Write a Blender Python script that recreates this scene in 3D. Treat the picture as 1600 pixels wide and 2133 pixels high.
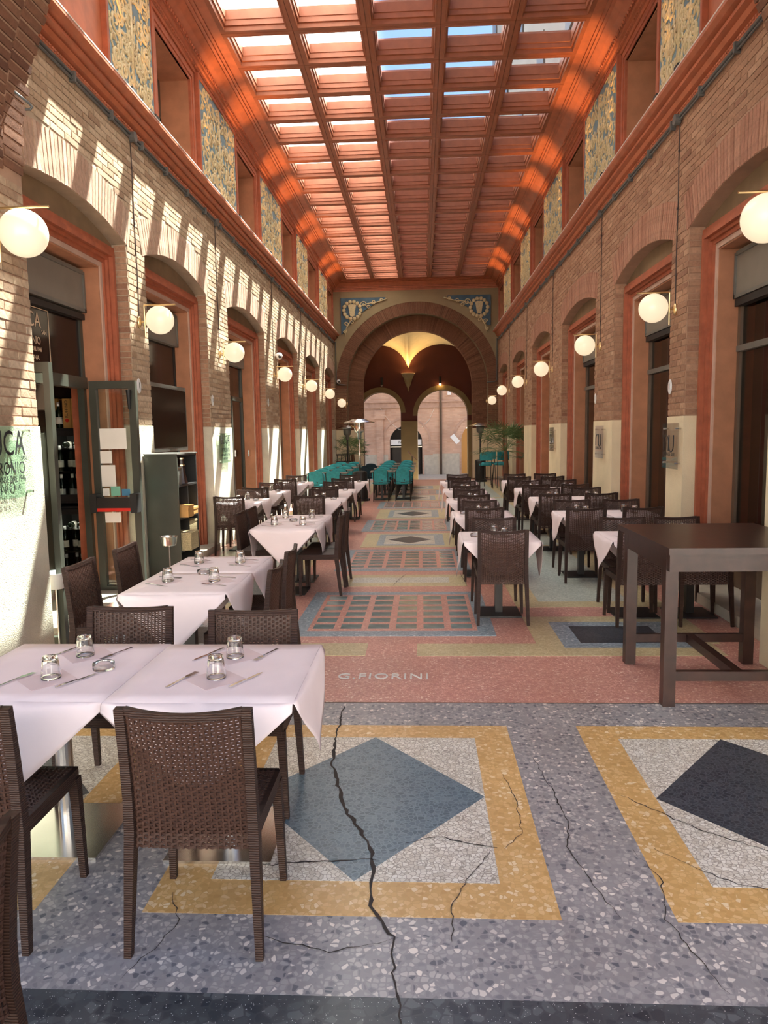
import bpy, bmesh, math, random
from mathutils import Vector, Matrix, Euler
PI = math.pi
R = random.Random(7)
scene = bpy.context.scene
for o in list(bpy.data.objects): bpy.data.objects.remove(o)
COL = scene.collection

# ------------------------------------------------------------------ camera
F_PX, YAW, PITCH, ROLL, CAM_H = 1520.0, 0.0534, 0.1085, -0.0165, 1.76
def _cam_rot():
    B = Matrix(((1, 0, 0), (0, 0, -1), (0, 1, 0)))
    cy, sy = math.cos(YAW), math.sin(YAW); Rz = Matrix(((cy, sy, 0), (-sy, cy, 0), (0, 0, 1)))
    cp, sp = math.cos(PITCH), math.sin(PITCH); Rx = Matrix(((1, 0, 0), (0, cp, -sp), (0, sp, cp)))
    cr, sr = math.cos(ROLL), math.sin(ROLL); Rr = Matrix(((cr, -sr, 0), (sr, cr, 0), (0, 0, 1)))
    return Rr @ Rx @ B @ Rz
_M = _cam_rot()
cam = bpy.data.cameras.new('camera'); cam_o = bpy.data.objects.new('camera', cam); COL.objects.link(cam_o)
cam.sensor_fit = 'HORIZONTAL'; cam.sensor_width = 36.0; cam.lens = F_PX / 1600 * 36.0
cam.clip_start = 0.05; cam.clip_end = 300
_W = Matrix((_M[0], -_M[1], -_M[2])).transposed().to_4x4(); _W.translation = (0, 0, CAM_H)
cam_o.matrix_world = _W
scene.camera = cam_o

# ------------------------------------------------------------------ light
SUN_DIR = Vector((-0.294, -0.50, -1.0)).normalized()
world = bpy.data.worlds.new('world'); scene.world = world; world.use_nodes = True
wn = world.node_tree; wn.nodes.clear()
wo = wn.nodes.new('ShaderNodeOutputWorld'); wb = wn.nodes.new('ShaderNodeBackground')
sky = wn.nodes.new('ShaderNodeTexSky'); sky.sky_type = 'NISHITA'; sky.sun_disc = False
sky.sun_elevation = math.asin(-SUN_DIR.z); sky.sun_rotation = math.atan2(-SUN_DIR.x, -SUN_DIR.y)
sky.air_density = 1.0; sky.dust_density = 0.05; sky.ozone_density = 2.5
wn.links.new(sky.outputs[0], wb.inputs[0]); wn.links.new(wb.outputs[0], wo.inputs[0])
wb.inputs[1].default_value = 0.105
sun = bpy.data.lights.new('sun', 'SUN'); sun.energy = 24.0; sun.angle = math.radians(0.6); sun.color = (1.0, 0.955, 0.885)
sun_o = bpy.data.objects.new('sun', sun); COL.objects.link(sun_o)
sun_o.rotation_euler = SUN_DIR.to_track_quat('-Z', 'Y').to_euler(); sun_o.location = (5, 12, 25)
vs = scene.view_settings; vs.view_transform = 'Standard'; vs.look = 'None'; vs.gamma = 1.0; vs.use_curve_mapping = False
vs.exposure = 1.5

# ------------------------------------------------------------------ materials
MATS = {}
def _base(name):
    m = bpy.data.materials.new(name); m.use_nodes = True; nt = m.node_tree
    b = nt.nodes['Principled BSDF']; MATS[name] = m
    return m, nt, b
def N(nt, t, **kw):
    n = nt.nodes.new(t)
    for k, v in kw.items(): setattr(n, k, v)
    return n
def coords(nt, scale=1.0):
    tc = N(nt, 'ShaderNodeTexCoord'); mp = N(nt, 'ShaderNodeMapping'); mp.inputs['Scale'].default_value = (scale,) * 3 if not isinstance(scale, tuple) else scale
    nt.links.new(tc.outputs['Object'], mp.inputs[0]); return mp.outputs[0]
def ramp(nt, fac, stops):
    r = N(nt, 'ShaderNodeValToRGB'); e = r.color_ramp.elements
    while len(e) < len(stops): e.new(0.5)
    for i, (p, c) in enumerate(stops):
        e[i].position = p; e[i].color = (c[0], c[1], c[2], 1)
    nt.links.new(fac, r.inputs[0]); return r.outputs[0]
def sh(c, k): return tuple(min(1, x * k) for x in c)
def mix(nt, fac, a, b, mode='MIX'):
    m = N(nt, 'ShaderNodeMix', data_type='RGBA', blend_type=mode)
    if isinstance(fac, (int, float)): m.inputs[0].default_value = fac
    else: nt.links.new(fac, m.inputs[0])
    for i, v in ((6, a), (7, b)):
        if isinstance(v, tuple): m.inputs[i].default_value = (v[0], v[1], v[2], 1)
        else: nt.links.new(v, m.inputs[i])
    return m.outputs[2]
def bump(nt, b, h, strength, dist=0.01):
    bp = N(nt, 'ShaderNodeBump'); bp.inputs['Strength'].default_value = strength; bp.inputs['Distance'].default_value = dist
    nt.links.new(h, bp.inputs['Height']); nt.links.new(bp.outputs[0], b.inputs['Normal'])
def plain(name, c, rough=0.5, metal=0.0, var=0.12, nscale=6.0, bstr=0.0, bscale=40.0, spec=0.5, coat=0.0):
    m, nt, b = _base(name)
    v = coords(nt)
    nz = N(nt, 'ShaderNodeTexNoise'); nz.inputs['Scale'].default_value = nscale; nz.inputs['Detail'].default_value = 5
    nt.links.new(v, nz.inputs['Vector'])
    col = ramp(nt, nz.outputs[0], [(0.3, sh(c, 1 - var)), (0.7, sh(c, 1 + var))])
    nt.links.new(col, b.inputs['Base Color'])
    b.inputs['Roughness'].default_value = rough; b.inputs['Metallic'].default_value = metal
    b.inputs['Specular IOR Level'].default_value = spec; b.inputs['Coat Weight'].default_value = coat
    if bstr:
        n2 = N(nt, 'ShaderNodeTexNoise'); n2.inputs['Scale'].default_value = bscale; n2.inputs['Detail'].default_value = 6
        nt.links.new(v, n2.inputs['Vector']); bump(nt, b, n2.outputs[0], bstr)
    return m
def brickmat(name, a, b2, c3, rough=0.9):
    m, nt, b = _base(name)
    at = N(nt, 'ShaderNodeAttribute', attribute_name='tint')
    col = ramp(nt, at.outputs['Fac'], [(0.0, a), (0.5, b2), (1.0, c3)])
    v = coords(nt)
    nz = N(nt, 'ShaderNodeTexNoise'); nz.inputs['Scale'].default_value = 22; nz.inputs['Detail'].default_value = 7; nz.inputs['Roughness'].default_value = 0.7
    nt.links.new(v, nz.inputs['Vector'])
    f = ramp(nt, nz.outputs[0], [(0.25, (0.62,) * 3), (0.75, (1.22,) * 3)])
    nt.links.new(mix(nt, 1.0, col, f, 'MULTIPLY'), b.inputs['Base Color'])
    b.inputs['Roughness'].default_value = rough; b.inputs['Specular IOR Level'].default_value = 0.2
    bump(nt, b, nz.outputs[0], 0.6, 0.012)
    return m
def terrazzo(name, matrix, chips, scale=38.0, joint=0.06, rough=0.3, patch=0.10, spark=None):
    """chips: list of (pos,colour); joint = matrix share around each chip"""
    m, nt, b = _base(name)
    v = coords(nt)
    v1 = N(nt, 'ShaderNodeTexVoronoi', feature='F1'); v1.inputs['Scale'].default_value = scale
    v2 = N(nt, 'ShaderNodeTexVoronoi', feature='DISTANCE_TO_EDGE'); v2.inputs['Scale'].default_value = scale
    wz = N(nt, 'ShaderNodeTexNoise'); wz.inputs['Scale'].default_value = scale * 0.7; wz.inputs['Detail'].default_value = 2
    nt.links.new(v, wz.inputs['Vector'])
    wv = mix(nt, 0.012 * 38 / scale, v, wz.outputs['Color'], 'ADD')
    for n in (v1, v2): nt.links.new(wv, n.inputs['Vector'])
    sep = N(nt, 'ShaderNodeSeparateColor'); nt.links.new(v1.outputs['Color'], sep.inputs[0])
    col = ramp(nt, sep.outputs[0], chips)
    jr = N(nt, 'ShaderNodeMapRange'); jr.inputs[1].default_value = joint * 0.5; jr.inputs[2].default_value = joint
    nt.links.new(v2.outputs['Distance'], jr.inputs[0])
    col = mix(nt, jr.outputs[0], matrix, col)
    big = N(nt, 'ShaderNodeTexNoise'); big.inputs['Scale'].default_value = 1.6; big.inputs['Detail'].default_value = 5
    nt.links.new(v, big.inputs['Vector'])
    f = ramp(nt, big.outputs[0], [(0.3, (1 - patch,) * 3), (0.7, (1 + patch,) * 3)])
    col = mix(nt, 1.0, col, f, 'MULTIPLY')
    if spark:
        v3 = N(nt, 'ShaderNodeTexVoronoi', feature='F1'); v3.inputs['Scale'].default_value = 130
        nt.links.new(v, v3.inputs['Vector'])
        sp = ramp(nt, v3.outputs['Distance'], [(0.16, (1, 1, 1)), (0.2, (0, 0, 0))])
        s3 = N(nt, 'ShaderNodeSeparateColor'); nt.links.new(v3.outputs['Color'], s3.inputs[0])
        g = ramp(nt, s3.outputs[1], [(0.6, (0, 0, 0)), (0.62, (1, 1, 1))])
        mm = N(nt, 'ShaderNodeMath', operation='MULTIPLY'); nt.links.new(sp, mm.inputs[0]); nt.links.new(g, mm.inputs[1])
        col = mix(nt, mm.outputs[0], col, spark)
    nt.links.new(col, b.inputs['Base Color'])
    rr = ramp(nt, big.outputs[0], [(0.2, (rough - 0.02,) * 3), (0.8, (rough + 0.06,) * 3)])
    nt.links.new(rr, b.inputs['Roughness'])
    return m
def glassy(name, tint=(0.9, 0.95, 0.95), opac=0.1, rough=0.02, diffuse=None, ior=1.45):
    """thin pane: clear with Fresnel mirror; 'diffuse' adds translucency that scatters light through"""
    m, nt, b = _base(name)
    nt.nodes.remove(b); out = nt.nodes['Material Output']
    tr = N(nt, 'ShaderNodeBsdfTransparent'); tr.inputs[0].default_value = (*tint, 1)
    gl = N(nt, 'ShaderNodeBsdfGlossy'); gl.inputs['Roughness'].default_value = rough
    lw = N(nt, 'ShaderNodeLayerWeight'); lw.inputs[0].default_value = 0.5
    pw5 = N(nt, 'ShaderNodeMath', operation='POWER'); pw5.inputs[1].default_value = 5.0; nt.links.new(lw.outputs['Facing'], pw5.inputs[0])
    f0 = ((ior - 1) / (ior + 1)) ** 2
    fr = N(nt, 'ShaderNodeMath', operation='MULTIPLY_ADD'); fr.inputs[1].default_value = 1 - f0; fr.inputs[2].default_value = f0; nt.links.new(pw5.outputs[0], fr.inputs[0])
    ms = N(nt, 'ShaderNodeMixShader'); nt.links.new(fr.outputs[0], ms.inputs[0]); nt.links.new(tr.outputs[0], ms.inputs[1]); nt.links.new(gl.outputs[0], ms.inputs[2])
    last = ms.outputs[0]
    if diffuse:
        tl = N(nt, 'ShaderNodeBsdfTranslucent'); tl.inputs[0].default_value = (*diffuse, 1)
        m2 = N(nt, 'ShaderNodeMixShader'); nt.links.new(last, m2.inputs[1]); nt.links.new(tl.outputs[0], m2.inputs[2])
        tcv = coords(nt); nz = N(nt, 'ShaderNodeTexNoise'); nz.inputs['Scale'].default_value = 3.0; nz.inputs['Detail'].default_value = 6
        nt.links.new(tcv, nz.inputs['Vector'])
        nt.links.new(ramp(nt, nz.outputs[0], [(0.3, (opac * 0.6,) * 3), (0.75, (min(1, opac * 1.4),) * 3)]), m2.inputs[0])
        last = m2.outputs[0]
    nt.links.new(last, out.inputs[0])
    return m
def emit(name, c, s):
    m, nt, b = _base(name)
    b.inputs['Base Color'].default_value = (*c, 1); b.inputs['Roughness'].default_value = 0.25
    b.inputs['Emission Color'].default_value = (*c, 1); b.inputs['Emission Strength'].default_value = s
    return m

M = {}
M['brick_l'] = brickmat('brick_sand', (0.30, 0.19, 0.125), (0.46, 0.33, 0.22), (0.60, 0.47, 0.34))
M['brick_r'] = brickmat('brick_brown', (0.27, 0.135, 0.085), (0.40, 0.225, 0.14), (0.50, 0.31, 0.20))
M['vouss'] = brickmat('brick_pink', (0.40, 0.235, 0.17), (0.48, 0.315, 0.23), (0.56, 0.40, 0.30))
M['vouss_r'] = brickmat('brick_rose', (0.34, 0.16, 0.105), (0.42, 0.21, 0.14), (0.48, 0.27, 0.18))
M['brick_out'] = brickmat('brick_street', (0.40, 0.25, 0.19), (0.52, 0.35, 0.27), (0.62, 0.44, 0.35))
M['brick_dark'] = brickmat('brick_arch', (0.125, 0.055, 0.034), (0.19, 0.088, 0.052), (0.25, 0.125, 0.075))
M['mortar_l'] = plain('mortar_sand', (0.40, 0.30, 0.21), 0.95, bstr=0.4, bscale=60)
M['mortar_r'] = plain('mortar_brown', (0.36, 0.215, 0.14), 0.95, bstr=0.4, bscale=60)
M['cream'] = plain('cream_plaster', (0.72, 0.60, 0.40), 0.85, var=0.08, nscale=3, bstr=0.35, bscale=70)
M['cream_rough'] = plain('cream_rough_stone', (0.62, 0.57, 0.44), 0.9, var=0.10, nscale=5, bstr=1.0, bscale=110)
M['terra'] = plain('terracotta', (0.36, 0.098, 0.045), 0.6, var=0.18, nscale=9, bstr=0.2, bscale=30)
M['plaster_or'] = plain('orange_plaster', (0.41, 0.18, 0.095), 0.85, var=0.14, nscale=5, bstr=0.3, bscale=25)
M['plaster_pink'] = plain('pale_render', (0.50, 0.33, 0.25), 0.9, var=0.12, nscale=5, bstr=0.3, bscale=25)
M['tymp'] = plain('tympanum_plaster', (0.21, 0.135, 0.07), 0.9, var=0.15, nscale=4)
M['wood'] = plain('red_painted_wood', (0.29, 0.086, 0.037), 0.5, var=0.12, nscale=8, bstr=0.1, bscale=20)
M['cornice'] = plain('red_cornice', (0.43, 0.13, 0.06), 0.5, var=0.16, nscale=6, bstr=0.12, bscale=18)
M['t_red'] = terrazzo('terrazzo_red', (0.550, 0.243, 0.192), [(0.0, (0.512, 0.205, 0.166)), (0.5, (0.666, 0.333, 0.256)), (0.9, (0.768, 0.435, 0.346)), (1.0, (0.900, 0.704, 0.576))], 62, 0.1)
M['t_yellow'] = terrazzo('terrazzo_yellow', (0.627, 0.386, 0.146), [(0.0, (0.582, 0.336, 0.118)), (0.5, (0.706, 0.442, 0.174)), (0.85, (0.762, 0.515, 0.241)), (1.0, (0.874, 0.706, 0.470))], 46, 0.08)
M['t_straw'] = terrazzo('terrazzo_straw', (0.575, 0.460, 0.253), [(0.0, (0.483, 0.380, 0.196)), (0.5, (0.621, 0.506, 0.287)), (1.0, (0.736, 0.644, 0.437))], 60, 0.1)
M['t_grey'] = terrazzo('terrazzo_grey', (0.311, 0.293, 0.299), [(0.0, (0.110, 0.116, 0.140)), (0.16, (0.232, 0.226, 0.238)), (0.5, (0.366, 0.348, 0.348)), (0.85, (0.488, 0.464, 0.445)), (1.0, (0.830, 0.756, 0.683))], 45, 0.15)
M['t_dark'] = terrazzo('terrazzo_dark', (0.062, 0.07, 0.08), [(0.0, (0.03, 0.035, 0.045)), (0.6, (0.075, 0.085, 0.095)), (1.0, (0.12, 0.13, 0.14))], 26, 0.1, spark=(0.6, 0.6, 0.6))
M['t_white'] = terrazzo('terrazzo_white', (0.370, 0.325, 0.269), [(0.0, (0.605, 0.549, 0.459)), (0.4, (0.739, 0.694, 0.605)), (1.0, (0.874, 0.840, 0.762))], 50, 0.085)
M['t_pale'] = terrazzo('terrazzo_pale_green', (0.440, 0.484, 0.429), [(0.0, (0.374, 0.418, 0.374)), (0.5, (0.550, 0.583, 0.517)), (1.0, (0.726, 0.748, 0.682))], 60, 0.1)
M['t_bluegrey'] = terrazzo('terrazzo_blue_grey', (0.252, 0.312, 0.360), [(0.0, (0.156, 0.204, 0.252)), (0.5, (0.300, 0.360, 0.408)), (0.9, (0.432, 0.492, 0.528)), (1.0, (0.696, 0.720, 0.720))], 52, 0.1)
M['t_blue'] = terrazzo('terrazzo_blue', (0.176, 0.248, 0.292), [(0.0, (0.072, 0.116, 0.149)), (0.6, (0.110, 0.165, 0.209)), (1.0, (0.154, 0.220, 0.264))], 44, 0.10)
M['t_navy'] = terrazzo('terrazzo_navy', (0.085, 0.09, 0.105), [(0.0, (0.025, 0.03, 0.04)), (0.6, (0.042, 0.048, 0.06)), (1.0, (0.065, 0.07, 0.085))], 44, 0.10)
M['crack'] = plain('crack_dirt', (0.05, 0.04, 0.035), 0.95)
M['strip'] = plain('brass_strip', (0.10, 0.07, 0.05), 0.5)
M['tessera'] = plain('white_tessera', (0.72, 0.70, 0.66), 0.35)
M['glassblock'] = plain('glass_block', (0.20, 0.27, 0.265), 0.12, var=0.3, nscale=9, bstr=0.25, bscale=12)
M['rattan'] = plain('brown_rattan', (0.060, 0.028, 0.019), 0.45, var=0.22, nscale=60, spec=0.35)
M['rattan_frame'] = None
M['cloth'] = plain('pink_cloth', (0.90, 0.765, 0.765), 0.85, var=0.03, nscale=4, bstr=0.06, bscale=300, spec=0.15)
M['napkin'] = plain('pink_napkin', (0.76, 0.60, 0.59), 0.9, var=0.03)
M['dark_wood'] = plain('dark_stained_wood', (0.036, 0.014, 0.010), 0.34, var=0.3, nscale=12, bstr=0.05, bscale=30)
M['black_metal'] = plain('black_metal', (0.018, 0.016, 0.015), 0.42, var=0.2)
M['grey_metal'] = plain('grey_metal', (0.17, 0.165, 0.145), 0.45, var=0.1, metal=0.3)
M['steel'] = plain('brushed_steel', (0.72, 0.70, 0.66), 0.22, metal=1.0, var=0.05)
M['silver'] = plain('cutlery_steel', (0.78, 0.78, 0.78), 0.14, metal=1.0, var=0.03)
M['brass'] = plain('brass', (0.74, 0.56, 0.30), 0.3, metal=1.0, var=0.05)
M['teal'] = plain('teal_velvet', (0.028, 0.29, 0.32), 0.75, var=0.18, nscale=14)
M['navy_fab'] = plain('navy_velvet', (0.012, 0.035, 0.05), 0.8, var=0.15)
M['lamp_globe'] = emit('opal_globe', (1.0, 0.78, 0.52), 0.30); M['lamp_globe'].node_tree.nodes['Principled BSDF'].inputs['Base Color'].default_value = (0.42, 0.37, 0.30, 1)
M['lamp_globe_sun'] = M['lamp_globe']
M['bulb'] = emit('warm_bulb', (1.0, 0.62, 0.22), 22.0)
M['black'] = plain('matt_black', (0.012, 0.011, 0.010), 0.6)
M['screen'] = plain('dark_screen', (0.012, 0.007, 0.006), 0.14, var=0.4, nscale=1.5, spec=0.3)
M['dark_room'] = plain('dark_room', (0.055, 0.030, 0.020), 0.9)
M['olive'] = plain('olive_metal', (0.052, 0.055, 0.042), 0.36, var=0.1)
M['shutter'] = plain('grey_shutter_box', (0.20, 0.175, 0.14), 0.55, var=0.05)
M['conduit'] = plain('conduit_grey', (0.10, 0.10, 0.095), 0.45, var=0.15)
M['cable'] = plain('brown_cable', (0.05, 0.03, 0.025), 0.7)
M['white'] = plain('white_enamel', (0.80, 0.80, 0.80), 0.3, var=0.03)
M['paper'] = plain('paper', (0.78, 0.74, 0.66), 0.9, var=0.03)
M['paper_green'] = plain('paper_green', (0.22, 0.52, 0.36), 0.8)
M['paper_blue'] = plain('paper_blue', (0.08, 0.25, 0.38), 0.8)
M['red'] = plain('red_plastic', (0.65, 0.03, 0.02), 0.35)
M['pine'] = plain('pine_box', (0.62, 0.33, 0.10), 0.6, var=0.12, nscale=10)
M['wicker'] = plain('wicker', (0.55, 0.44, 0.24), 0.8, var=0.3, nscale=80, bstr=0.8, bscale=90)
M['bottle'] = plain('wine_glass_dark', (0.012, 0.018, 0.010), 0.08)
M['stone'] = plain('threshold_stone', (0.50, 0.45, 0.36), 0.6, var=0.12, nscale=6, bstr=0.2)
M['gold'] = plain('gilt_relief', (0.56, 0.46, 0.26), 0.55, var=0.2, nscale=30, metal=0.0)
M['blue_panel'] = plain('blue_ground', (0.16, 0.25, 0.30), 0.75, var=0.2, nscale=6)
M['wood_frame'] = plain('brown_window_frame', (0.13, 0.085, 0.055), 0.5, var=0.1)
M['red_wall'] = plain('dark_red_wall', (0.075, 0.017, 0.011), 0.9, var=0.1, nscale=2)
M['olive_wall'] = plain('olive_plaster', (0.15, 0.105, 0.048), 0.9, var=0.1, nscale=2)
M['vault'] = plain('vault_plaster', (0.62, 0.52, 0.33), 0.85, var=0.05)
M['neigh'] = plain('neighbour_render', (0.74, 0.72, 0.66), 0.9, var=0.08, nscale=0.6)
M['fill_wall'] = plain('fill_wall_render', (0.46, 0.44, 0.42), 0.9, var=0.08, nscale=0.6)
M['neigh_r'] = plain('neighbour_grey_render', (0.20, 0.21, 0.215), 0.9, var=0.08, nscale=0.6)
M['frond'] = plain('palm_frond', (0.10, 0.17, 0.055), 0.55, var=0.35, nscale=5)
M['trunk'] = plain('palm_trunk', (0.16, 0.075, 0.04), 0.95, bstr=1.0, bscale=30)
M['pot'] = plain('clay_pot', (0.20, 0.18, 0.15), 0.7)
M['glass_win'] = glassy('window_glass', (0.55, 0.52, 0.47), ior=1.6)
M['glass_door'] = glassy('door_glass', (0.93, 0.96, 0.93), ior=1.5)
M['glass_sign'] = glassy('green_sign_glass', (0.84, 0.95, 0.89), ior=1.5)
M['acrylic'] = glassy('clear_acrylic', (0.88, 0.86, 0.86), ior=1.5)
M['pane_lit'] = glassy('pane_sunlit', (0.92, 0.96, 0.95), 0.24, diffuse=(0.86, 0.90, 0.88))  # left columns: sunlit whiteness and soft glow put into the pane itself
M['pane'] = glassy('pane_clear', (0.94, 0.97, 1.0), 0.015, diffuse=(0.7, 0.75, 0.8))
M['flash'] = plain('pale_flashing', (0.62, 0.55, 0.50), 0.6)
M['blue_deep'] = plain('deep_blue_ground', (0.055, 0.105, 0.15), 0.75, var=0.2)
M['ink'] = plain('black_ink', (0.02, 0.02, 0.02), 0.6)
M['ink_cream'] = plain('cream_ink', (0.60, 0.45, 0.30), 0.6)
M['green'] = plain('green_tape', (0.10, 0.42, 0.20), 0.7)
def _drink():
    m, nt, b = _base('tumbler_glass'); b.inputs['Transmission Weight'].default_value = 1.0; b.inputs['Roughness'].default_value = 0.0
    b.inputs['IOR'].default_value = 1.45; b.inputs['Base Color'].default_value = (0.97, 0.98, 0.98, 1); return m
M['glass'] = _drink()
def _rf():
    m, nt, b = _base('rattan_frame')
    v = coords(nt)
    w = N(nt, 'ShaderNodeTexWave', wave_type='BANDS', bands_direction='Z'); w.inputs['Scale'].default_value = 38; w.inputs['Distortion'].default_value = 2.0
    w.inputs['Detail'].default_value = 1
    nt.links.new(v, w.inputs['Vector'])
    nt.links.new(ramp(nt, w.outputs['Fac'], [(0.05, (0.022, 0.0105, 0.0075)), (0.5, (0.050, 0.024, 0.016))]), b.inputs['Base Color'])
    b.inputs['Specular IOR Level'].default_value = 0.3; b.inputs['Roughness'].default_value = 0.48; bump(nt, b, w.outputs['Fac'], 0.5, 0.004); return m
M['rattan_frame'] = _rf()

# ------------------------------------------------------------------ mesh builder
class MB:
    def __init__(s): s.v = []; s.f = []; s.t = []; s.cur = 0.5
    def quad(s, a, b, c, d):
        n = len(s.v); s.v += [tuple(a), tuple(b), tuple(c), tuple(d)]; s.f.append((n, n + 1, n + 2, n + 3)); s.t.append(s.cur)
    def poly(s, pts):
        n = len(s.v); s.v += [tuple(p) for p in pts]; s.f.append(tuple(range(n, n + len(pts)))); s.t.append(s.cur)
    def hexa(s, P):
        n = len(s.v); s.v += [tuple(p) for p in P]
        for f in ((0, 3, 2, 1), (4, 5, 6, 7), (0, 1, 5, 4), (1, 2, 6, 5), (2, 3, 7, 6), (3, 0, 4, 7)):
            s.f.append(tuple(n + i for i in f)); s.t.append(s.cur)
    def box(s, x0, x1, y0, y1, z0, z1):
        if x0 > x1: x0, x1 = x1, x0
        if y0 > y1: y0, y1 = y1, y0
        s.hexa([(x0, y0, z0), (x1, y0, z0), (x1, y1, z0), (x0, y1, z0), (x0, y0, z1), (x1, y0, z1), (x1, y1, z1), (x0, y1, z1)])
    def obox(s, c, ax, ay, az, hx, hy, hz):
        c = Vector(c); ax, ay, az = Vector(ax), Vector(ay), Vector(az)
        P = []
        for k in (-1, 1):
            for (i, j) in ((-1, -1), (1, -1), (1, 1), (-1, 1)): P.append(c + ax * (i * hx) + ay * (j * hy) + az * (k * hz))
        s.hexa(P)
    def tube(s, pts, rad, n=8, cap=True):
        pts = [Vector(p) for p in pts]; rads = rad if isinstance(rad, (list, tuple)) else [rad] * len(pts)
        rings = []; up = None
        for i, p in enumerate(pts):
            d = (pts[min(i + 1, len(pts) - 1)] - pts[max(i - 1, 0)]).normalized()
            if up is None: up = Vector((0, 0, 1)) if abs(d.z) < 0.9 else Vector((1, 0, 0))
            a = d.cross(up); 
            if a.length < 1e-5: a = d.cross(Vector((1, 0, 0)))
            a.normalize(); b = a.cross(d).normalized(); up = b
            n0 = len(s.v)
            for k in range(n):
                t = 2 * PI * k / n; s.v.append(tuple(p + (a * math.cos(t) + b * math.sin(t)) * rads[i]))
            rings.append(n0)
        for i in range(len(rings) - 1):
            for k in range(n):
                k2 = (k + 1) % n; s.f.append((rings[i] + k, rings[i] + k2, rings[i + 1] + k2, rings[i + 1] + k)); s.t.append(s.cur)
        if cap:
            s.f.append(tuple(rings[0] + k for k in reversed(range(n)))); s.t.append(s.cur)
            s.f.append(tuple(rings[-1] + k for k in range(n))); s.t.append(s.cur)
    def bar(s, pts, sec, upv=(0, 0, 1)):
        """rectangular section bar along pts; sec list of (half_a, half_b)"""
        pts = [Vector(p) for p in pts]; secs = sec if isinstance(sec, list) else [sec] * len(pts)
        up = Vector(upv); rings = []
        for i, p in enumerate(pts):
            d = (pts[min(i + 1, len(pts) - 1)] - pts[max(i - 1, 0)]).normalized()
            a = d.cross(up).normalized(); b = a.cross(d).normalized(); ha, hb = secs[i]
            rings.append(len(s.v))
            for (u, v) in ((-1, -1), (1, -1), (1, 1), (-1, 1)): s.v.append(tuple(p + a * u * ha + b * v * hb))
        for i in range(len(rings) - 1):
            for k in range(4):
                k2 = (k + 1) % 4; s.f.append((rings[i] + k, rings[i] + k2, rings[i + 1] + k2, rings[i + 1] + k)); s.t.append(s.cur)
        s.f.append(tuple(rings[0] + k for k in (3, 2, 1, 0))); s.t.append(s.cur); s.f.append(tuple(rings[-1] + k for k in range(4))); s.t.append(s.cur)
    def lathe(s, prof, n=20, c=(0, 0, 0), closed=False, wob=None):
        rings = []
        for (r, z) in prof:
            n0 = len(s.v); rings.append(n0)
            for k in range(n):
                t = 2 * PI * k / n; rr = r * (wob(k, z) if wob else 1)
                s.v.append((c[0] + rr * math.cos(t), c[1] + rr * math.sin(t), c[2] + z))
        R2 = list(range(len(rings) - 1))
        for i in R2:
            for k in range(n):
                k2 = (k + 1) % n; s.f.append((rings[i] + k, rings[i] + k2, rings[i + 1] + k2, rings[i + 1] + k)); s.t.append(s.cur)
        if closed:
            for k in range(n):
                k2 = (k + 1) % n; s.f.append((rings[-1] + k, rings[-1] + k2, rings[0] + k2, rings[0] + k)); s.t.append(s.cur)
        else:
            s.f.append(tuple(rings[0] + k for k in reversed(range(n)))); s.t.append(s.cur)
            s.f.append(tuple(rings[-1] + k for k in range(n))); s.t.append(s.cur)
    def ball(s, c, r, n=10, sc=(1, 1, 1)):
        m = max(4, n // 2)
        prof = [(max(1e-4, math.sin(PI * i / m)), -math.cos(PI * i / m)) for i in range(m + 1)]
        n0 = len(s.v); s.lathe(prof, n)
        for i in range(n0, len(s.v)):
            x, y, z = s.v[i]; s.v[i] = (c[0] + x * r * sc[0], c[1] + y * r * sc[1], c[2] + z * r * sc[2])
    def prism(s, poly, axis, a, b):
        """poly 2D extruded along axis 'x' (poly=(y,z)), 'y' (poly=(x,z)), 'z' (poly=(x,y))"""
        def P(p, t):
            return (t, p[0], p[1]) if axis == 'x' else (p[0], t, p[1]) if axis == 'y' else (p[0], p[1], t)
        n = len(poly); n0 = len(s.v)
        s.v += [P(p, a) for p in poly] + [P(p, b) for p in poly]
        s.f.append(tuple(n0 + i for i in range(n))); s.t.append(s.cur)
        s.f.append(tuple(n0 + n + i for i in reversed(range(n)))); s.t.append(s.cur)
        for i in range(n):
            j = (i + 1) % n; s.f.append((n0 + i, n0 + n + i, n0 + n + j, n0 + j)); s.t.append(s.cur)
    def mesh(s, name, mat=None, smooth=False, fix=True):
        me = bpy.data.meshes.new(name); me.from_pydata(s.v, [], s.f)
        at = me.attributes.new('tint', 'FLOAT', 'FACE'); at.data.foreach_set('value', s.t)
        if fix:
            bm = bmesh.new(); bm.from_mesh(me); bmesh.ops.recalc_face_normals(bm, faces=bm.faces); bm.to_mesh(me); bm.free()
        if mat: me.materials.append(mat)
        if smooth:
            me.polygons.foreach_set('use_smooth', [True] * len(me.polygons))
        me.update(); return me
    def build(s, name, mat, parent=None, smooth=False, loc=None, rot=None, fix=True):
        return ob(name, s.mesh(name, mat, smooth, fix), parent, loc, rot)
def ob(name, me, parent=None, loc=None, rot=None):
    o = bpy.data.objects.new(name, me); COL.objects.link(o)
    if parent: o.parent = parent
    if loc is not None: o.location = loc
    if rot is not None: o.rotation_euler = rot if not isinstance(rot, (int, float)) else (0, 0, rot)
    return o
def tag(o, label=None, cat=None, group=None, kind=None):
    if label: o['label'] = label
    if cat: o['category'] = cat
    if group: o['group'] = group
    if kind: o['kind'] = kind
    return o
def empty(name, loc, rz=0, label=None, cat=None, group=None):
    o = bpy.data.objects.new(name, None); COL.objects.link(o); o.location = loc; o.rotation_euler = (0, 0, rz); o.empty_display_size = 0.1
    return tag(o, label, cat, group)
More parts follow.
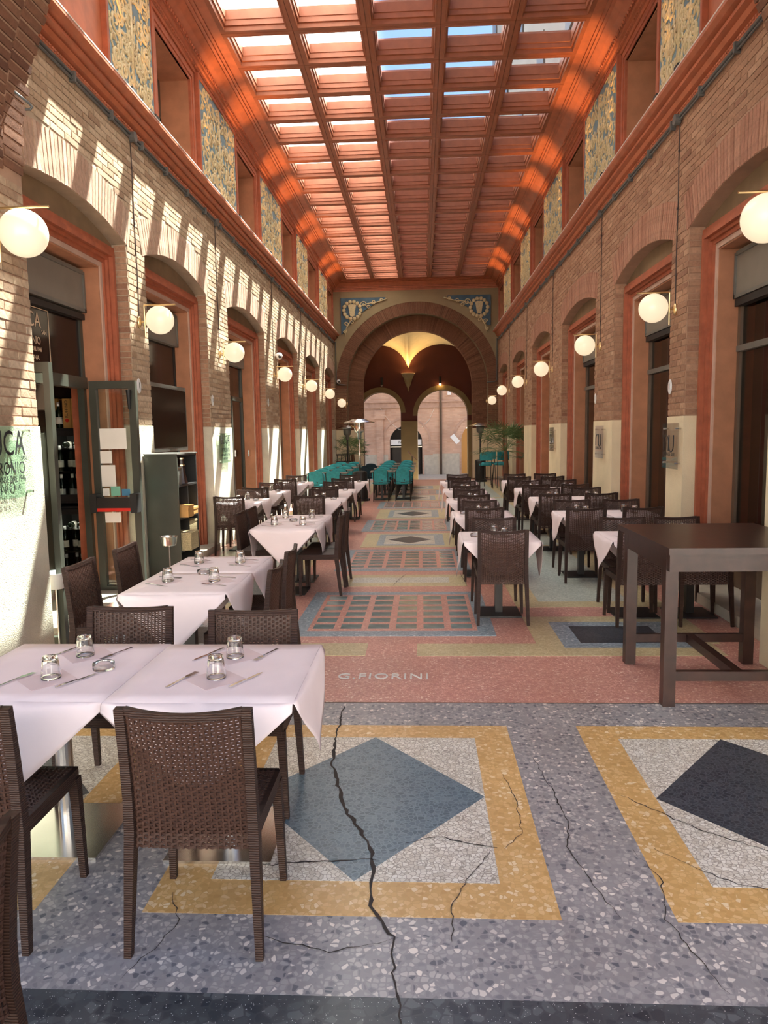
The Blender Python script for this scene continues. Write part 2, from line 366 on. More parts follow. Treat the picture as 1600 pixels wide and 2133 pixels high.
def dup(root, loc, rz, label=None, group=None):
    r = root.copy(); COL.objects.link(r); r.location = loc; r.rotation_euler = (0, 0, rz)
    if label: r['label'] = label
    if group: r['group'] = group
    for ch in root.children:
        c = ch.copy(); COL.objects.link(c); c.parent = r
        for g in ch.children:
            d = g.copy(); COL.objects.link(d); d.parent = c
    return r
def struct(name, label=None): pass
_FONT = {}
def text(name, body, size, mat, parent, loc, rot, ext=0.001, align='CENTER', sx=1.0, offset=0.0, space=1.0):
    cu = bpy.data.curves.new(name, 'FONT'); cu.body = body; cu.size = size; cu.align_x = align; cu.align_y = 'CENTER'
    cu.extrude = ext; cu.offset = offset; cu.resolution_u = 3; cu.space_character = space
    t = bpy.data.objects.new(name + '_tmp', cu); COL.objects.link(t)
    bpy.context.view_layer.update()
    me = bpy.data.meshes.new_from_object(t.evaluated_get(bpy.context.evaluated_depsgraph_get()))
    bpy.data.objects.remove(t); me.materials.clear(); me.materials.append(mat)
    for v in me.vertices: v.co.x *= sx
    return ob(name, me, parent, loc, rot)
ROT_L = (PI / 2, 0, PI / 2)     # lettering on a face that looks to +X
ROT_R = (PI / 2, 0, -PI / 2)    # lettering on a face that looks to -X
ROT_F = (PI / 2, 0, 0)          # lettering on a face that looks to -Y

# ================================================================== SETTING
XL, XR, YE, CX = -3.2, 2.82, 27.3, -0.19
OPEN = [(5.5, 8.06), (8.58, 11.02), (12.2, 15.05), (16.42, 19.05), (20.4, 23.05), (24.4, 26.95)]
ZS, RISE, ZC1 = 3.84, 0.19, 5.12      # arch springing, rise, foot of the lower cornice
def arch_z(y, y0, y1):
    h = (y1 - y0) / 2; r = (h * h + RISE * RISE) / (2 * RISE); m = (y0 + y1) / 2
    return ZS + RISE - r + math.sqrt(max(0, r * r - (y - m) ** 2))
class Side:
    def __init__(s, x0, out): s.x0 = x0; s.out = out
    def x(s, d): return s.x0 + s.out * d
SL, SR = Side(XL, -1), Side(XR, 1)
def scol(mb, s, d0, d1, y0, y1, z0, z1): mb.box(s.x(d0), s.x(d1), y0, y1, z0, z1)

# ---- floor -------------------------------------------------------
mb = MB(); mb.box(-7, 7, -4, 27.12, -0.3, -0.004)
floor = tag(mb.build('floor', M['t_red']), kind='structure')
def slab(name, pts, z, mat):
    m = MB(); m.prism(pts, 'z', -0.004, z); return m.build(name, mat, floor)
def rect(name, x0, x1, y0, y1, z, mat): return slab(name, [(x0, y0), (x1, y0), (x1, y1), (x0, y1)], z, mat)
def diamond(cx, cy, rx, ry, z, mat): return slab('diamond_panel', [(cx, cy - ry), (cx + rx, cy), (cx, cy + ry), (cx - rx, cy)], z, mat)
rect('terrazzo_field', -6, 6, -3.9, 2.105, 0.0, M['t_dark'])
rect('terrazzo_field', -6, 6, 2.105, 4.605, 0.0, M['t_grey'])
rect('divider_strip', -6, 6, 4.605, 4.617, 0.0012, M['strip'])
for k in (-1, 0, 1):
    cx = -0.287 + 1.957 * k
    rect('yellow_frame_panel', cx - 0.773, cx + 0.773, 2.487, 4.24, 0.0006, M['t_yellow'])
    rect('white_panel', cx - 0.572, cx + 0.572, 2.695, 4.06, 0.0012, M['t_white'])
    diamond(cx, 3.378, 0.571, 0.683, 0.0018, M['t_blue'] if k == 0 else M['t_navy'])
# main hall
rect('straw_bar', -2.75, -0.47, 5.63, 5.965, 0.0006, M['t_straw'])
rect('straw_bar', -0.06, 2.35, 5.62, 5.95, 0.0006, M['t_straw'])
for sgn in (1, -1):
    ax = lambda x: -0.28 + sgn * (x + 0.28)
    def rr(name, x0, x1, y0, y1, z, mat):
        a, b = sorted((ax(x0), ax(x1))); return rect(name, a, b, y0, y1, z, mat)
    rr('straw_frame', 0.93, 2.42, 5.95, 6.83, 0.0006, M['t_straw'])
    rr('blue_grey_panel', 1.14, 2.17, 5.83, 6.64, 0.0012, M['t_bluegrey'])
    rr('navy_panel', 1.295, 2.0, 5.965, 6.49, 0.0018, M['t_navy'])
    rr('straw_frame', 0.93, 2.42, 7.22, 26.4, 0.0006, M['t_straw'])
    for (a, b) in ((7.45, 10.9), (11.2, 15.0), (15.3, 19.2), (19.5, 26.0)):
        rr('pale_panel', 1.18, 2.1, a, b, 0.0012, M['t_pale'])
rect('straw_frame', -0.985, 0.5, 8.26, 8.92, 0.0006, M['t_straw'])
rect('white_bar', -0.845, 0.305, 8.44, 8.75, 0.0012, M['t_white'])
for (y0, y1) in ((11.12, 12.66), (14.86, 16.64), (18.75, 20.4), (22.4, 24.0)):
    cy = (y0 + y1) / 2; h = (y1 - y0) / 2
    rect('straw_frame', -0.975, 0.545, y0, y1, 0.0006, M['t_straw'])
    rect('blue_grey_panel', -0.735, 0.335, cy - h * 0.8, cy + h * 0.8, 0.0012, M['t_bluegrey'])
    rect('white_panel', -0.625, 0.188, cy - h * 0.62, cy + h * 0.62, 0.0018, M['t_white'])
    diamond(-0.215, cy, 0.36, h * 0.52, 0.0024, M['t_navy'])
gb_me = MB(); gb_me.prism([(-0.094, -0.075), (0.094, -0.075), (0.094, 0.075), (-0.094, 0.075)], 'z', -0.003, 0.0022)
gb = gb_me.mesh('glass_block', M['glassblock'])
for gi, (y0, y1) in enumerate(((6.19, 7.94), (9.2, 10.88), (12.95, 14.62), (16.93, 18.48), (20.65, 22.15))):
    drift = 0.02 * gi
    rect('blue_grey_border', -1.19 + drift * 2, 0.625 - drift, y0, y1, 0.0006, M['t_bluegrey'])
    x0, x1 = -1.05 + drift * 2, 0.476 - drift
    rect('red_grid_panel', x0, x1, y0 + 0.16, y1 - 0.14, 0.0012, M['t_red'])
    py = (y1 - y0 - 0.36) / 6; px = (x1 - x0 - 0.02) / 6
    for i in range(6):
        for j in range(6):
            o = ob('glass_block', gb, floor, (x0 + 0.01 + px * (i + 0.5), y0 + 0.19 + py * (j + 0.5), 0)); o.scale = (1, py / 0.232 , 1)
# cracks: thin jagged strips of dirt in the terrazzo
def crack(pts, w):
    m = MB(); q = []
    for i in range(len(pts) - 1):
        a, b = Vector((*pts[i], 0)), Vector((*pts[i + 1], 0)); n = max(2, int((b - a).length / 0.03))
        for k in range(n):
            p = a.lerp(b, k / n); q.append(p + Vector((R.uniform(-1, 1), R.uniform(-1, 1), 0)) * 0.008)
    q.append(Vector((*pts[-1], 0)))
    L = []
    for i, p in enumerate(q):
        d = (q[min(i + 1, len(q) - 1)] - q[max(0, i - 1)]).normalized(); n = Vector((-d.y, d.x, 0))
        ww = w * (0.5 + R.random()) * (0.35 + 0.65 * math.sin(PI * (i + 0.5) / len(q)))
        L.append((p - n * ww, p + n * ww))
    for i in range(len(L) - 1):
        a, b = L[i], L[i + 1]; m.quad(*(Vector((v.x, v.y, 0.0031)) for v in (a[0], b[0], b[1], a[1])))
    tag(m.build('crack', M['crack'], floor), label='dark irregular crack running across the terrazzo')
CR = [([(-0.52, 4.55), (-0.52, 4.1), (-0.50, 3.72), (-0.43, 3.44), (-0.36, 3.2), (-0.24, 2.95), (-0.215, 2.72), (-0.205, 2.55), (-0.12, 2.37), (-0.11, 2.2), (-0.08, 2.0)], 0.0075),
      ([(-0.62, 2.38), (-0.34, 2.30), (-0.17, 2.34), (-0.12, 2.37)], 0.002),
      ([(-0.72, 2.78), (-0.42, 2.83), (-0.21, 2.84)], 0.004), ([(-0.08, 2.96), (0.05, 3.02), (0.3, 2.94)], 0.0035),
      ([(0.27, 2.92), (0.16, 2.72), (0.09, 2.55), (0.085, 2.36)], 0.0025), ([(0.40, 3.6), (0.43, 3.3), (0.42, 3.05), (0.33, 2.93)], 0.002),
      ([(0.58, 3.8), (0.62, 3.45), (0.64, 3.2), (0.60, 2.95), (0.64, 2.7), (0.7, 2.5)], 0.0025),
      ([(0.94, 3.4), (1.2, 3.1), (1.42, 2.95), (1.5, 2.92)], 0.003), ([(0.95, 2.95), (1.15, 2.75), (1.4, 2.62)], 0.002),
      ([(0.86, 2.95), (0.92, 2.75), (0.86, 2.5), (0.9, 2.3), (0.94, 2.15)], 0.002), ([(-0.98, 2.6), (-0.9, 2.42), (-1.0, 2.15)], 0.002),
      ([(-0.35, 8.25), (-0.3, 8.6), (-0.22, 8.95)], 0.003), ([(0.5, 8.2), (0.46, 8.95)], 0.003)]
for p, w in CR: crack(p, w)
ins = text('inlaid_lettering', 'G.FIORINI', 0.168, M['tessera'], floor, (-0.30, 5.128, 0.0), (0, 0, 0), 0.0022, sx=0.80, space=1.15)
tag(ins, label='white tesserae lettering set in the red terrazzo')

# ---- side walls --------------------------------------------------
BR_P, BR_H, BR_L = 0.067, 0.055, 0.25
def variants(mat, nm, hx, hy, hz):
    out = []
    for i in range(5):
        m = MB(); m.cur = (i + 0.5) / 5
        j = lambda: R.uniform(-0.003, 0.003)
        P = [(sx * hx, sy * hy + j(), sz * hz + j()) for sz in (-1, 1) for (sx, sy) in ((-1, -1), (1, -1), (1, 1), (-1, 1))]
        m.hexa(P); out.append(m.mesh(nm, mat))
    return out
def rnd_tint(): return min(0.98, max(0.02, R.gauss(0.5, 0.19)))
def brick_face(parent, s, mat, ya, yb, z0, z1, reject, n_single, d_face=0.0):
    """lay bricks on the plane d=d_face of a side wall; the nearest n_single are objects, the rest one joined part"""
    L = []; z = z0; r = 0
    while z + BR_H <= z1:
        y = ya - (0.13 if r % 2 else 0)
        while y < yb:
            a, b = max(y, ya), min(y + BR_L, yb)
            if b - a > 0.05:
                for (p, q) in reject(a, b, z, z + BR_H): 
                    if q - p > 0.04: L.append((p, q, z, z + BR_H))
            y += BR_L + 0.012
        z += BR_P; r += 1
    L.sort(key=lambda t: (t[0] ** 2 + (t[2] - 1.76) ** 2))
    var = variants(mat, 'brick', 0.012, 0.125, BR_H / 2); k = 0; m = MB()
    for (p, q, za, zb) in L:
        pr = R.uniform(0.002, 0.009)
        if k < n_single:
            o = ob('brick', var[min(4, int(rnd_tint() * 5))], parent, (s.x(d_face - pr + 0.012), (p + q) / 2, (za + zb) / 2))
            o.scale = (1, (q - p) / 0.25, 1); o.rotation_euler = (R.uniform(-0.02, 0.02), 0, R.uniform(-0.006, 0.006)); k += 1
        else:
            m.cur = rnd_tint(); m.box(s.x(d_face - pr), s.x(d_face + 0.012), p + R.uniform(0, .004), q - R.uniform(0, .004), za + R.uniform(0, .003), zb - R.uniform(0, .003))
    if m.v: tag(m.build('brick_field', mat, parent, fix=False), kind='stuff')
VB = 0.40
def make_wall(nm, s, bmat, mortar, creammat):
    w = MB(); TH = 0.62
    piers = []; prev = 5.3
    for (a, b) in OPEN: piers.append((prev, a)); prev = b
    piers.append((prev, YE))
    for (a, b) in piers: scol(w, s, 0, TH, a, b, 0, ZS)
    scol(w, s, 0, TH, 5.3, YE, 4.06, 5.2)
    for (a, b) in OPEN:
        n = 16; ys = [a + (b - a) * i / n for i in range(n + 1)]
        for i in range(n):
            z0, z1 = arch_z(ys[i], a, b), arch_z(ys[i + 1], a, b)
            P = []
            for d in (0, TH):
                X = s.x(d); P += [(X, ys[i], z0), (X, ys[i + 1], z1), (X, ys[i + 1], 4.06), (X, ys[i], 4.06)]
            w.hexa(P)
    for (a, b) in piers: scol(w, s, 0, TH, a, b, ZS, 4.06)
    wall = tag(w.build(nm, mortar), kind='structure')
    def reject(a, b, z0, z1):
        segs = [(a, b)]
        for (o0, o1) in OPEN:
            out = []
            for (p, q) in segs:
                zm = z1
                if z0 < ZS: lo, hi = o0, o1
                else:
                    top = arch_z((p + q) / 2, o0, o1) + VB if o0 < (p + q) / 2 < o1 else ZS + VB
                    lo, hi = (o0 - 0.1, o1 + 0.1) if z0 < top else (9e9, 9e9)
                if q <= lo or p >= hi or lo > 1e9: out.append((p, q))
                else:
                    if p < lo: out.append((p, lo))
                    if q > hi: out.append((hi, q))
            segs = out
        return segs
    brick_face(wall, s, bmat, 5.46, YE, 1.9, ZC1, reject, 300)
    # segmental arches of bricks on end
    m = MB()
    vmat = M['vouss_r'] if s is SR else M['vouss']
    vv = variants(vmat, 'voussoir', 0.012, 0.0275, VB / 2 - 0.004)
    for oi, (a, b) in enumerate(OPEN):
        h = (b - a) / 2; r = (h * h + RISE * RISE) / (2 * RISE); mid = (a + b) / 2; zc = ZS + RISE - r
        th = math.asin(h / r); n = int(2 * h / 0.066)
        for i in range(n + 2):
            t = -th + 2 * th * (i - 0.5) / n; rad = r + VB / 2
            c = (s.x(0.012 - R.uniform(0.004, 0.011)), mid + rad * math.sin(t), zc + rad * math.cos(t))
            if c[1] < 5.5: continue
            if oi < 3:
                o = ob('voussoir', vv[min(4, int(rnd_tint() * 5))], wall, c); o.rotation_euler = (-t, 0, 0)
            else:
                m.cur = rnd_tint(); m.obox(c, (1, 0, 0), (0, math.cos(t), -math.sin(t)), (0, math.sin(t), math.cos(t)), 0.012, 0.0275, VB / 2 - 0.004)
    tag(m.build('voussoir_field', vmat, wall, fix=False), kind='stuff')
    # cream dado on the piers (wraps a little into the reveals)
    for (a, b) in piers:
        if b - a < 0.1 or a < 5.4: continue
        d = MB(); scol(d, s, -0.012, 0.14, a - 0.004, b + 0.004, 0, 1.885)
        d.build('dado_panel', creammat, wall)
    # brick-red reveals each side of the openings
    m = MB()
    for (a, b) in OPEN:
        z = 1.9
        while z < ZS - 0.05:
            for e, sg in ((a, 1), (b, -1)):
                m.cur = rnd_tint(); m.box(s.x(0.004), s.x(0.135), e, e + sg * R.uniform(0.004, 0.012), z, z + BR_H)
            z += BR_P
    tag(m.build('reveal_bricks', M['brick_r'], wall, fix=False), kind='stuff')
    return wall
wall_left = make_wall('wall_left', SL, M['brick_l'], M['mortar_l'], M['cream_rough'])
wall_right = make_wall('wall_right', SR, M['brick_r'], M['mortar_r'], M['cream'])

# moulded frames inside each opening, tympanum, soffit
def frame_ring(m, s, d0, d1, ya, yb, zt, w, z0=0.0):
    scol(m, s, d0, d1, ya, ya + w, z0, zt); scol(m, s, d0, d1, yb - w, yb, z0, zt); scol(m, s, d0, d1, ya + w, yb - w, zt - w, zt)
FZ = 3.80
bead = MB(); bead.ball((0, 0, 0), 0.013, 6); bead_v, bead_f = bead.v, bead.f
for side, wall in ((SL, wall_left), (SR, wall_right)):
    for k, (a, b) in enumerate(OPEN):
        m = MB()
        frame_ring(m, side, 0.13, 0.62, a, b, FZ, 0.06)
        frame_ring(m, side, 0.105, 0.62, a + 0.06, b - 0.06, FZ - 0.06, 0.05)
        frame_ring(m, side, 0.15, 0.62, a + 0.11, b - 0.11, FZ - 0.11, 0.035)
        frame_ring(m, side, 0.18, 0.62, a + 0.145, b - 0.145, FZ - 0.145, 0.04)
        m.build('moulded_frame', M['terra'], wall)
        m = MB()
        def put(y, z):
            n0 = len(m.v); X = side.x(0.165)
            m.v += [(X + v[0], y + v[1], z + v[2]) for v in bead_v]; m.f += [tuple(i + n0 for i in f) for f in bead_f]; m.t += [0.5] * len(bead_f)
        st = 0.036 if k < 3 else 0.06
        z = 0.4
        while z < FZ - 0.13: put(a + 0.135, z); put(b - 0.135, z); z += st
        y = a + 0.16
        while y < b - 0.15: put(y, FZ - 0.135); y += st
        tag(m.build('bead_strip', M['terra'], wall, smooth=True, fix=False), kind='stuff')
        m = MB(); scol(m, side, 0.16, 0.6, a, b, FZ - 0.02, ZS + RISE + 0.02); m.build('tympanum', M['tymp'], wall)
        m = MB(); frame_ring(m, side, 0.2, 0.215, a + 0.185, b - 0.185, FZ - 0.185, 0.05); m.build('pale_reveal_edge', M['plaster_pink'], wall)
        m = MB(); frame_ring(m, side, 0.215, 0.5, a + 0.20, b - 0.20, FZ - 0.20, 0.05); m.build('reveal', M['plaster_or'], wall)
        m = MB(); scol(m, side, -0.06, 0.6, a - 0.04, b + 0.04, 0.0, 0.10); m.build('threshold_stone', M['stone'], wall)

# rooms behind the openings (dark shells)
for nm, side in (('wall_shop_left', SL), ('wall_shop_right', SR)):
    m = MB()
    scol(m, side, 3.4, 3.5, 5.0, YE + 0.3, -0.1, 4.8); scol(m, side, 0.6, 3.5, 5.0, YE + 0.3, 4.3, 4.8)
    scol(m, side, 0.6, 3.5, 4.9, 5.0, -0.1, 4.8); scol(m, side, 0.6, 3.5, YE + 0.3, YE + 0.4, -0.1, 4.8)
    for y in (8.9, 11.6, 15.7, 19.7, 23.7): scol(m, side, 0.62, 3.4, y - 0.05, y + 0.05, 0, 4.3)
    tag(m.build(nm, M['dark_room']), kind='structure')

# ---- lower cornice, upper storey --------------------------------
def sweep_y(m, s, prof, y0, y1):
    """prof: list of (projection, z)"""
    P = [(s.x(-p), z) for p, z in prof]; m.prism(P, 'y', y0, y1)
LOWC = [(0.0, 5.10), (0.03, 5.10), (0.03, 5.145), (0.012, 5.15), (0.012, 5.165), (0.06, 5.175), (0.085, 5.215), (0.066, 5.22), (0.066, 5.236), (0.125, 5.25), (0.125, 5.285), (0.105, 5.29), (0.105, 5.306), (0.16, 5.315), (0.20, 5.345), (0.20, 5.385), (0.0, 5.40)]
UPC = [(0.0, 6.90), (0.02, 6.90), (0.03, 6.94), (0.015, 6.945), (0.05, 6.955), (0.06, 6.985), (0.04, 6.992), (0.09, 7.0), (0.10, 7.03), (0.08, 7.037), (0.125, 7.045), (0.125, 7.065), (0.21, 7.11), (0.29, 7.165), (0.27, 7.178), (0.33, 7.19), (0.33, 7.205), (0.315, 7.212), (0.37, 7.22), (0.37, 7.235), (0.36, 7.242), (0.495, 7.25), (0.495, 7.6), (0.0, 7.6)]
UPW = [(9.28, 10.66), (13.22, 14.62), (17.35, 18.8), (21.2, 22.85), (25.4, 26.9)]
UPP = [(7.72, 9.10), (10.88, 13.02), (14.84, 17.16), (19.02, 21.0), (23.07, 25.18)]
n_win = 0
def spiral(c, r0, r1, a0, turns, n=26):
    out = []
    for i in range(n):
        t = i / (n - 1); r = r0 + (r1 - r0) * t; a = a0 + turns * 2 * PI * t
        out.append((c[0] + r * math.cos(a), c[1] + r * math.sin(a)))
    return out
def relief_strokes(w, h):
    """gilded acanthus scrolls, drawn in a w x h rectangle, mirrored about the middle"""
    S = []
    rr = random.Random(3)
    S.append(([(0, -h * .47), (0, h * .47)], .035))
    for lv in range(4):
        z = -h * .36 + h * .24 * lv
        for sg in (-1, 1):
            for (cx, r, off) in ((.20, .10, 0.0), (.37, .085, .06)):
                c = (sg * w * cx, z + h * off)
                R0 = h * r
                S.append((spiral(c, R0, R0 * .16, (PI if sg > 0 else 0) - sg * .6, sg * 1.4), .024))
                S.append(([(sg * w * (cx - .15), z - h * .10), (sg * w * (cx - .11), z - h * .02), (c[0] - sg * R0 * .9, c[1])], .022))
                for q in range(5):
                    a = rr.uniform(0, 2 * PI); p = (c[0] + math.cos(a) * R0 * 1.15, c[1] + math.sin(a) * R0 * 1.15)
                    S.append(([p, (p[0] + math.cos(a + .5) * .07, p[1] + math.sin(a + .5) * .07), (p[0] + math.cos(a + 1.1) * .11, p[1] + math.sin(a + 1.1) * .11)], .017))
    for q in range(110):
        x = rr.uniform(-.47, .47) * w; z = rr.uniform(-.46, .46) * h; a = rr.uniform(0, 2 * PI)
        S.append(([(x, z), (x + .06 * math.cos(a), z + .06 * math.sin(a)), (x + .12 * math.cos(a + .5), z + .12 * math.sin(a + .5)), (x + .15 * math.cos(a + 1.0), z + .15 * math.sin(a + 1.0))], .021))
    for z in (-.36, -.12, .12, .36):
        S.append(([(-w * .07, h * z), (w * .07, h * z)], .028)); S.append(([(-w * .05, h * (z + .05)), (0, h * (z + .09)), (w * .05, h * (z + .05))], .02))
    return S
_rel = {}
def relief_mesh(w, h, nm='gilt_scrollwork'):
    key = (round(w, 2), round(h, 2))
    if key not in _rel:
        m = MB()
        for pts, r in relief_strokes(w, h):
            n = len(pts)
            pts = [(min(w * .485, max(-w * .485, p[0])), min(h * .485, max(-h * .485, p[1]))) for p in pts]
            q = [pts[0]]
            for p in pts[1:]:
                if (p[0] - q[-1][0]) ** 2 + (p[1] - q[-1][1]) ** 2 > 1e-5: q.append(p)
            if len(q) < 2: continue
            m.tube([(0, p[0], p[1]) for p in q], [r * (0.55 + 0.45 * math.sin(PI * (i + .6) / (len(q) + .2))) for i in range(len(q))], 6)
        for i in range(len(m.v)): m.v[i] = (m.v[i][0] * 0.6, m.v[i][1], m.v[i][2])
        _rel[key] = m.mesh(nm, M['gold'], smooth=True)
    return _rel[key]
trimn = 0
for side, wall, nm, ordw in ((SL, wall_left, 'left', 'left'), (SR, wall_right, 'right', 'right')):
    trimn += 1
    m = MB(); sweep_y(m, side, LOWC, 5.46, YE); tr_ = tag(m.build('trim_%d' % trimn, M['cornice']), kind='structure')
    m = MB(); m.box(side.x(-0.203), side.x(-0.15), 5.46, YE, 5.376, 5.392); m.build('lip_flashing', M['flash'], tr_)
    # upper wall with window openings
    m = MB(); prev = 5.46
    for (a, b) in UPW:
        scol(m, side, 0, 0.6, prev, a, 5.2, 6.92); scol(m, side, 0, 0.6, a, b, 6.72, 6.92); prev = b
    scol(m, side, 0, 0.6, prev, YE, 5.2, 6.92)
    scol(m, side, 0, 0.6, 5.46, YE, 6.92, 7.6)
    up = tag(m.build('wall_upper_' + nm, M['cornice']), kind='structure')
    for (a, b) in UPW:
        n_win += 1
        m = MB(); frame_ring(m, side, -0.03, 0.02, a - 0.10, b + 0.10, 6.83, 0.06, 5.35); frame_ring(m, side, -0.015, 0.02, a - 0.04, b + 0.04, 6.77, 0.05, 5.35)
        m.build('window_surround', M['terra'], up)
        m = MB(); scol(m, side, 0.02, 0.5, a, a + 0.012, 5.4, 6.72); scol(m, side, 0.02, 0.5, b - 0.012, b, 5.4, 6.72); scol(m, side, 0.02, 0.5, a, b, 6.70, 6.72)
        m.build('window_reveal', M['plaster_or'], up)
        w = MB(); frame_ring(w, side, 0.42, 0.47, a + 0.01, b - 0.01, 6.71, 0.07, 5.4); scol(w, side, 0.42, 0.47, (a + b) / 2 - 0.035, (a + b) / 2 + 0.035, 5.4, 6.71)
        scol(w, side, 0.42, 0.47, a, b, 6.15, 6.19)
        wo_ = tag(w.build('window_%d' % n_win, M['wood_frame']), kind='structure')
        g = MB(); scol(g, side, 0.44, 0.448, a + 0.07, b - 0.07, 5.4, 6.65); g.build('pane', M['glass_win'], wo_)
        g = MB(); scol(g, side, 0.55, 0.6, a, b, 5.4, 6.72); g.build('dark_backing', M['dark_room'], wo_)
    for i, (a, b) in enumerate(UPP):
        c = (side.x(-0.032), (a + b) / 2, 6.16); W_, H_ = b - a - 0.1, 1.42
        words = ['nearest the camera', 'second from the camera', 'third from the camera', 'fourth from the camera', 'nearest the end arch']
        p = empty('relief_panel', c, 0, 'gilded scrollwork panel on blue ground, upper %s wall, %s' % (nm, words[i]), 'relief panel', 'relief panels of the upper storey')
        m = MB(); m.box(-0.012, 0.012, -W_ / 2, W_ / 2, -H_ / 2, H_ / 2); m.build('blue_ground', M['blue_panel'], p)
        m = MB()
        for sg in (-1, 1):
            m.box(-0.03, 0.03, sg * (W_ / 2 + 0.0), sg * (W_ / 2 + 0.05), -H_ / 2, H_ / 2 + 0.05)
        m.box(-0.03, 0.03, -W_ / 2, W_ / 2, H_ / 2, H_ / 2 + 0.05); m.build('panel_border', M['terra'], p)
        ob('gilt_scrollwork', relief_mesh(round(W_ * 5) / 5, H_), p, (-0.016 * side.out, 0, 0))
    trimn += 1
    m = MB(); sweep_y(m, side, UPC, 5.46, YE); uc = tag(m.build('trim_%d' % trimn, M['cornice']), kind='structure')
    m = MB(); y = 5.6
    while y < YE - 0.2:
        m.ball((side.x(-0.135), y, 7.04), 0.018, 6, (1, .8, 1.3)); y += 0.075
    y = 5.6
    while y < YE - 0.1:
        m.ball((side.x(-0.055), y, 6.955), 0.012, 6); y += 0.06
    tag(m.build('egg_moulding', M['cornice'], uc, smooth=True, fix=False), kind='stuff')
    # little dentils under the lower cornice
    m = MB(); y = 5.6
    while y < YE - 0.1: m.box(side.x(-0.02), side.x(-0.04), y, y + 0.025, 5.115, 5.135); y += 0.05
    tag(m.build('dentil_strip', M['cornice'], bpy.data.objects['trim_%d' % (trimn - 1)], fix=False), kind='stuff')

# ---- coffered ceiling -------------------------------------------
ZR, NX, CW, CL = 7.25, 5, 1.01, 0.957
X0C = CX - NX * CW / 2; Y0C = 10.58 - 5 * CL
NR = 22
m = MB()
for (xa, xb) in ((-3.85, X0C), (X0C + NX * CW, 3.5)): m.box(xa, xb, 5.46, YE, 7.55, 7.7)
for j in range(NR + 1): m.box(X0C, X0C + NX * CW, Y0C + j * CL - 0.05, Y0C + j * CL + 0.05, ZR + 0.262, ZR + 0.31)
for i in range(NX + 1): m.box(X0C + i * CW - 0.05, X0C + i * CW + 0.05, Y0C, Y0C + NR * CL, ZR + 0.262, ZR + 0.31)
m.box(-3.85, 3.5, 5.3, Y0C, ZR + 0.0, ZR + 0.45); m.box(-3.85, 3.5, Y0C + NR * CL, YE + 0.5, ZR + 0.0, ZR + 0.45)
ceiling = tag(m.build('ceiling', M['wood']), kind='structure')
def coffer_mesh():
    m = MB(); hx, hy = CW / 2 - 0.003, CL / 2 - 0.003
    prof = [(0.0, 0.0), (0.055, 0.0), (0.06, -0.008), (0.075, -0.008), (0.078, 0.05), (0.10, 0.055), (0.10, 0.12), (0.112, 0.125), (0.112, 0.25), (0.0, 0.25)]
    for (a, b) in zip(prof, prof[1:] + prof[:1]):
        for k in range(4):
            def P(p, c):
                x, y = hx - p[0], hy - p[0]
                return [(-x, -y), (x, -y), (x, y), (-x, y)][c % 4] + (p[1],)
            m.quad(P(a, k), P(a, k + 1), P(b, k + 1), P(b, k))
    return m.mesh('coffer', M['wood'])
cof = coffer_mesh()
pw = MB(); pw.box(-CW / 2 + 0.1, CW / 2 - 0.1, -CL / 2 + 0.1, CL / 2 - 0.1, 0.255, 0.261)
pane_w = pw.mesh('glass_pane', M['pane_lit']); pane_c = pw.mesh('glass_pane', M['pane'])
for j in range(NR):
    for i in range(NX):
        c = (X0C + (i + .5) * CW, Y0C + (j + .5) * CL, ZR)
        ob('coffer', cof, ceiling, c); ob('glass_pane', pane_w if i < 2 else pane_c, ceiling, c)

# taller neighbouring houses either side of the glass roof
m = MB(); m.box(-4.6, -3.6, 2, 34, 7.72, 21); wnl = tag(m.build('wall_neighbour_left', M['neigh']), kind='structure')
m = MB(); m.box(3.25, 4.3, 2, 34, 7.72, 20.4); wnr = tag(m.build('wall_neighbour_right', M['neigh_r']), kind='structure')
for (x, sg, par) in ((-3.6, 1, wnl), (3.25, -1, wnr)):
    for y in range(8, 33, 4):
        for z in (10.2, 13.6, 17.0):
            m = MB(); m.box(x - 0.02, x + sg * 0.05, y, y + 1.1, z, z + 1.7); m.build('house_shutter', M['olive'], par)

# ---- transverse arch in front of the hall ------------------------
ACX, ACZ, AR = -0.2, 3.63, 2.72
m = MB(); YF0, YF1 = 3.75, 5.45
m.box(-4.2, ACX - AR, YF0, YF1, 0, ACZ); m.box(ACX + AR, 3.9, YF0, YF1, 0, ACZ)
n = 36
for i in range(n):
    a0, a1 = PI - PI * i / n, PI - PI * (i + 1) / n
    p0 = (ACX + AR * math.cos(a0), ACZ + AR * math.sin(a0)); p1 = (ACX + AR * math.cos(a1), ACZ + AR * math.sin(a1))
    P = []
    for Y in (YF0, YF1): P += [(p0[0], Y, p0[1]), (p1[0], Y, p1[1]), (p1[0], Y, 7.7), (p0[0], Y, 7.7)]
    m.hexa(P)
m.box(-4.2, ACX - AR, YF0, YF1, ACZ, 7.7); m.box(ACX + AR, 3.9, YF0, YF1, ACZ, 7.7)
wall_front = tag(m.build('wall_front', M['mortar_r']), kind='structure')
SPL, SPR = Side(ACX - AR, -1), Side(ACX + AR, 1)
no_rej = lambda a, b, z0, z1: [(a, b)]
brick_face(wall_front, SPL, M['brick_l'], 3.8, 5.445, 1.86, ACZ, no_rej, 170)
brick_face(wall_front, SPR, M['brick_r'], 3.8, 5.445, 1.86, ACZ, no_rej, 120)
d = MB(); d.box(SPL.x(0), SPL.x(-0.015), 3.76, 5.455, 0, 1.85); d.box(SPL.x(0.0), SPL.x(0.3), 5.44, 5.456, 0, 1.85); d.build('dado_panel', M['cream_rough'], wall_front)
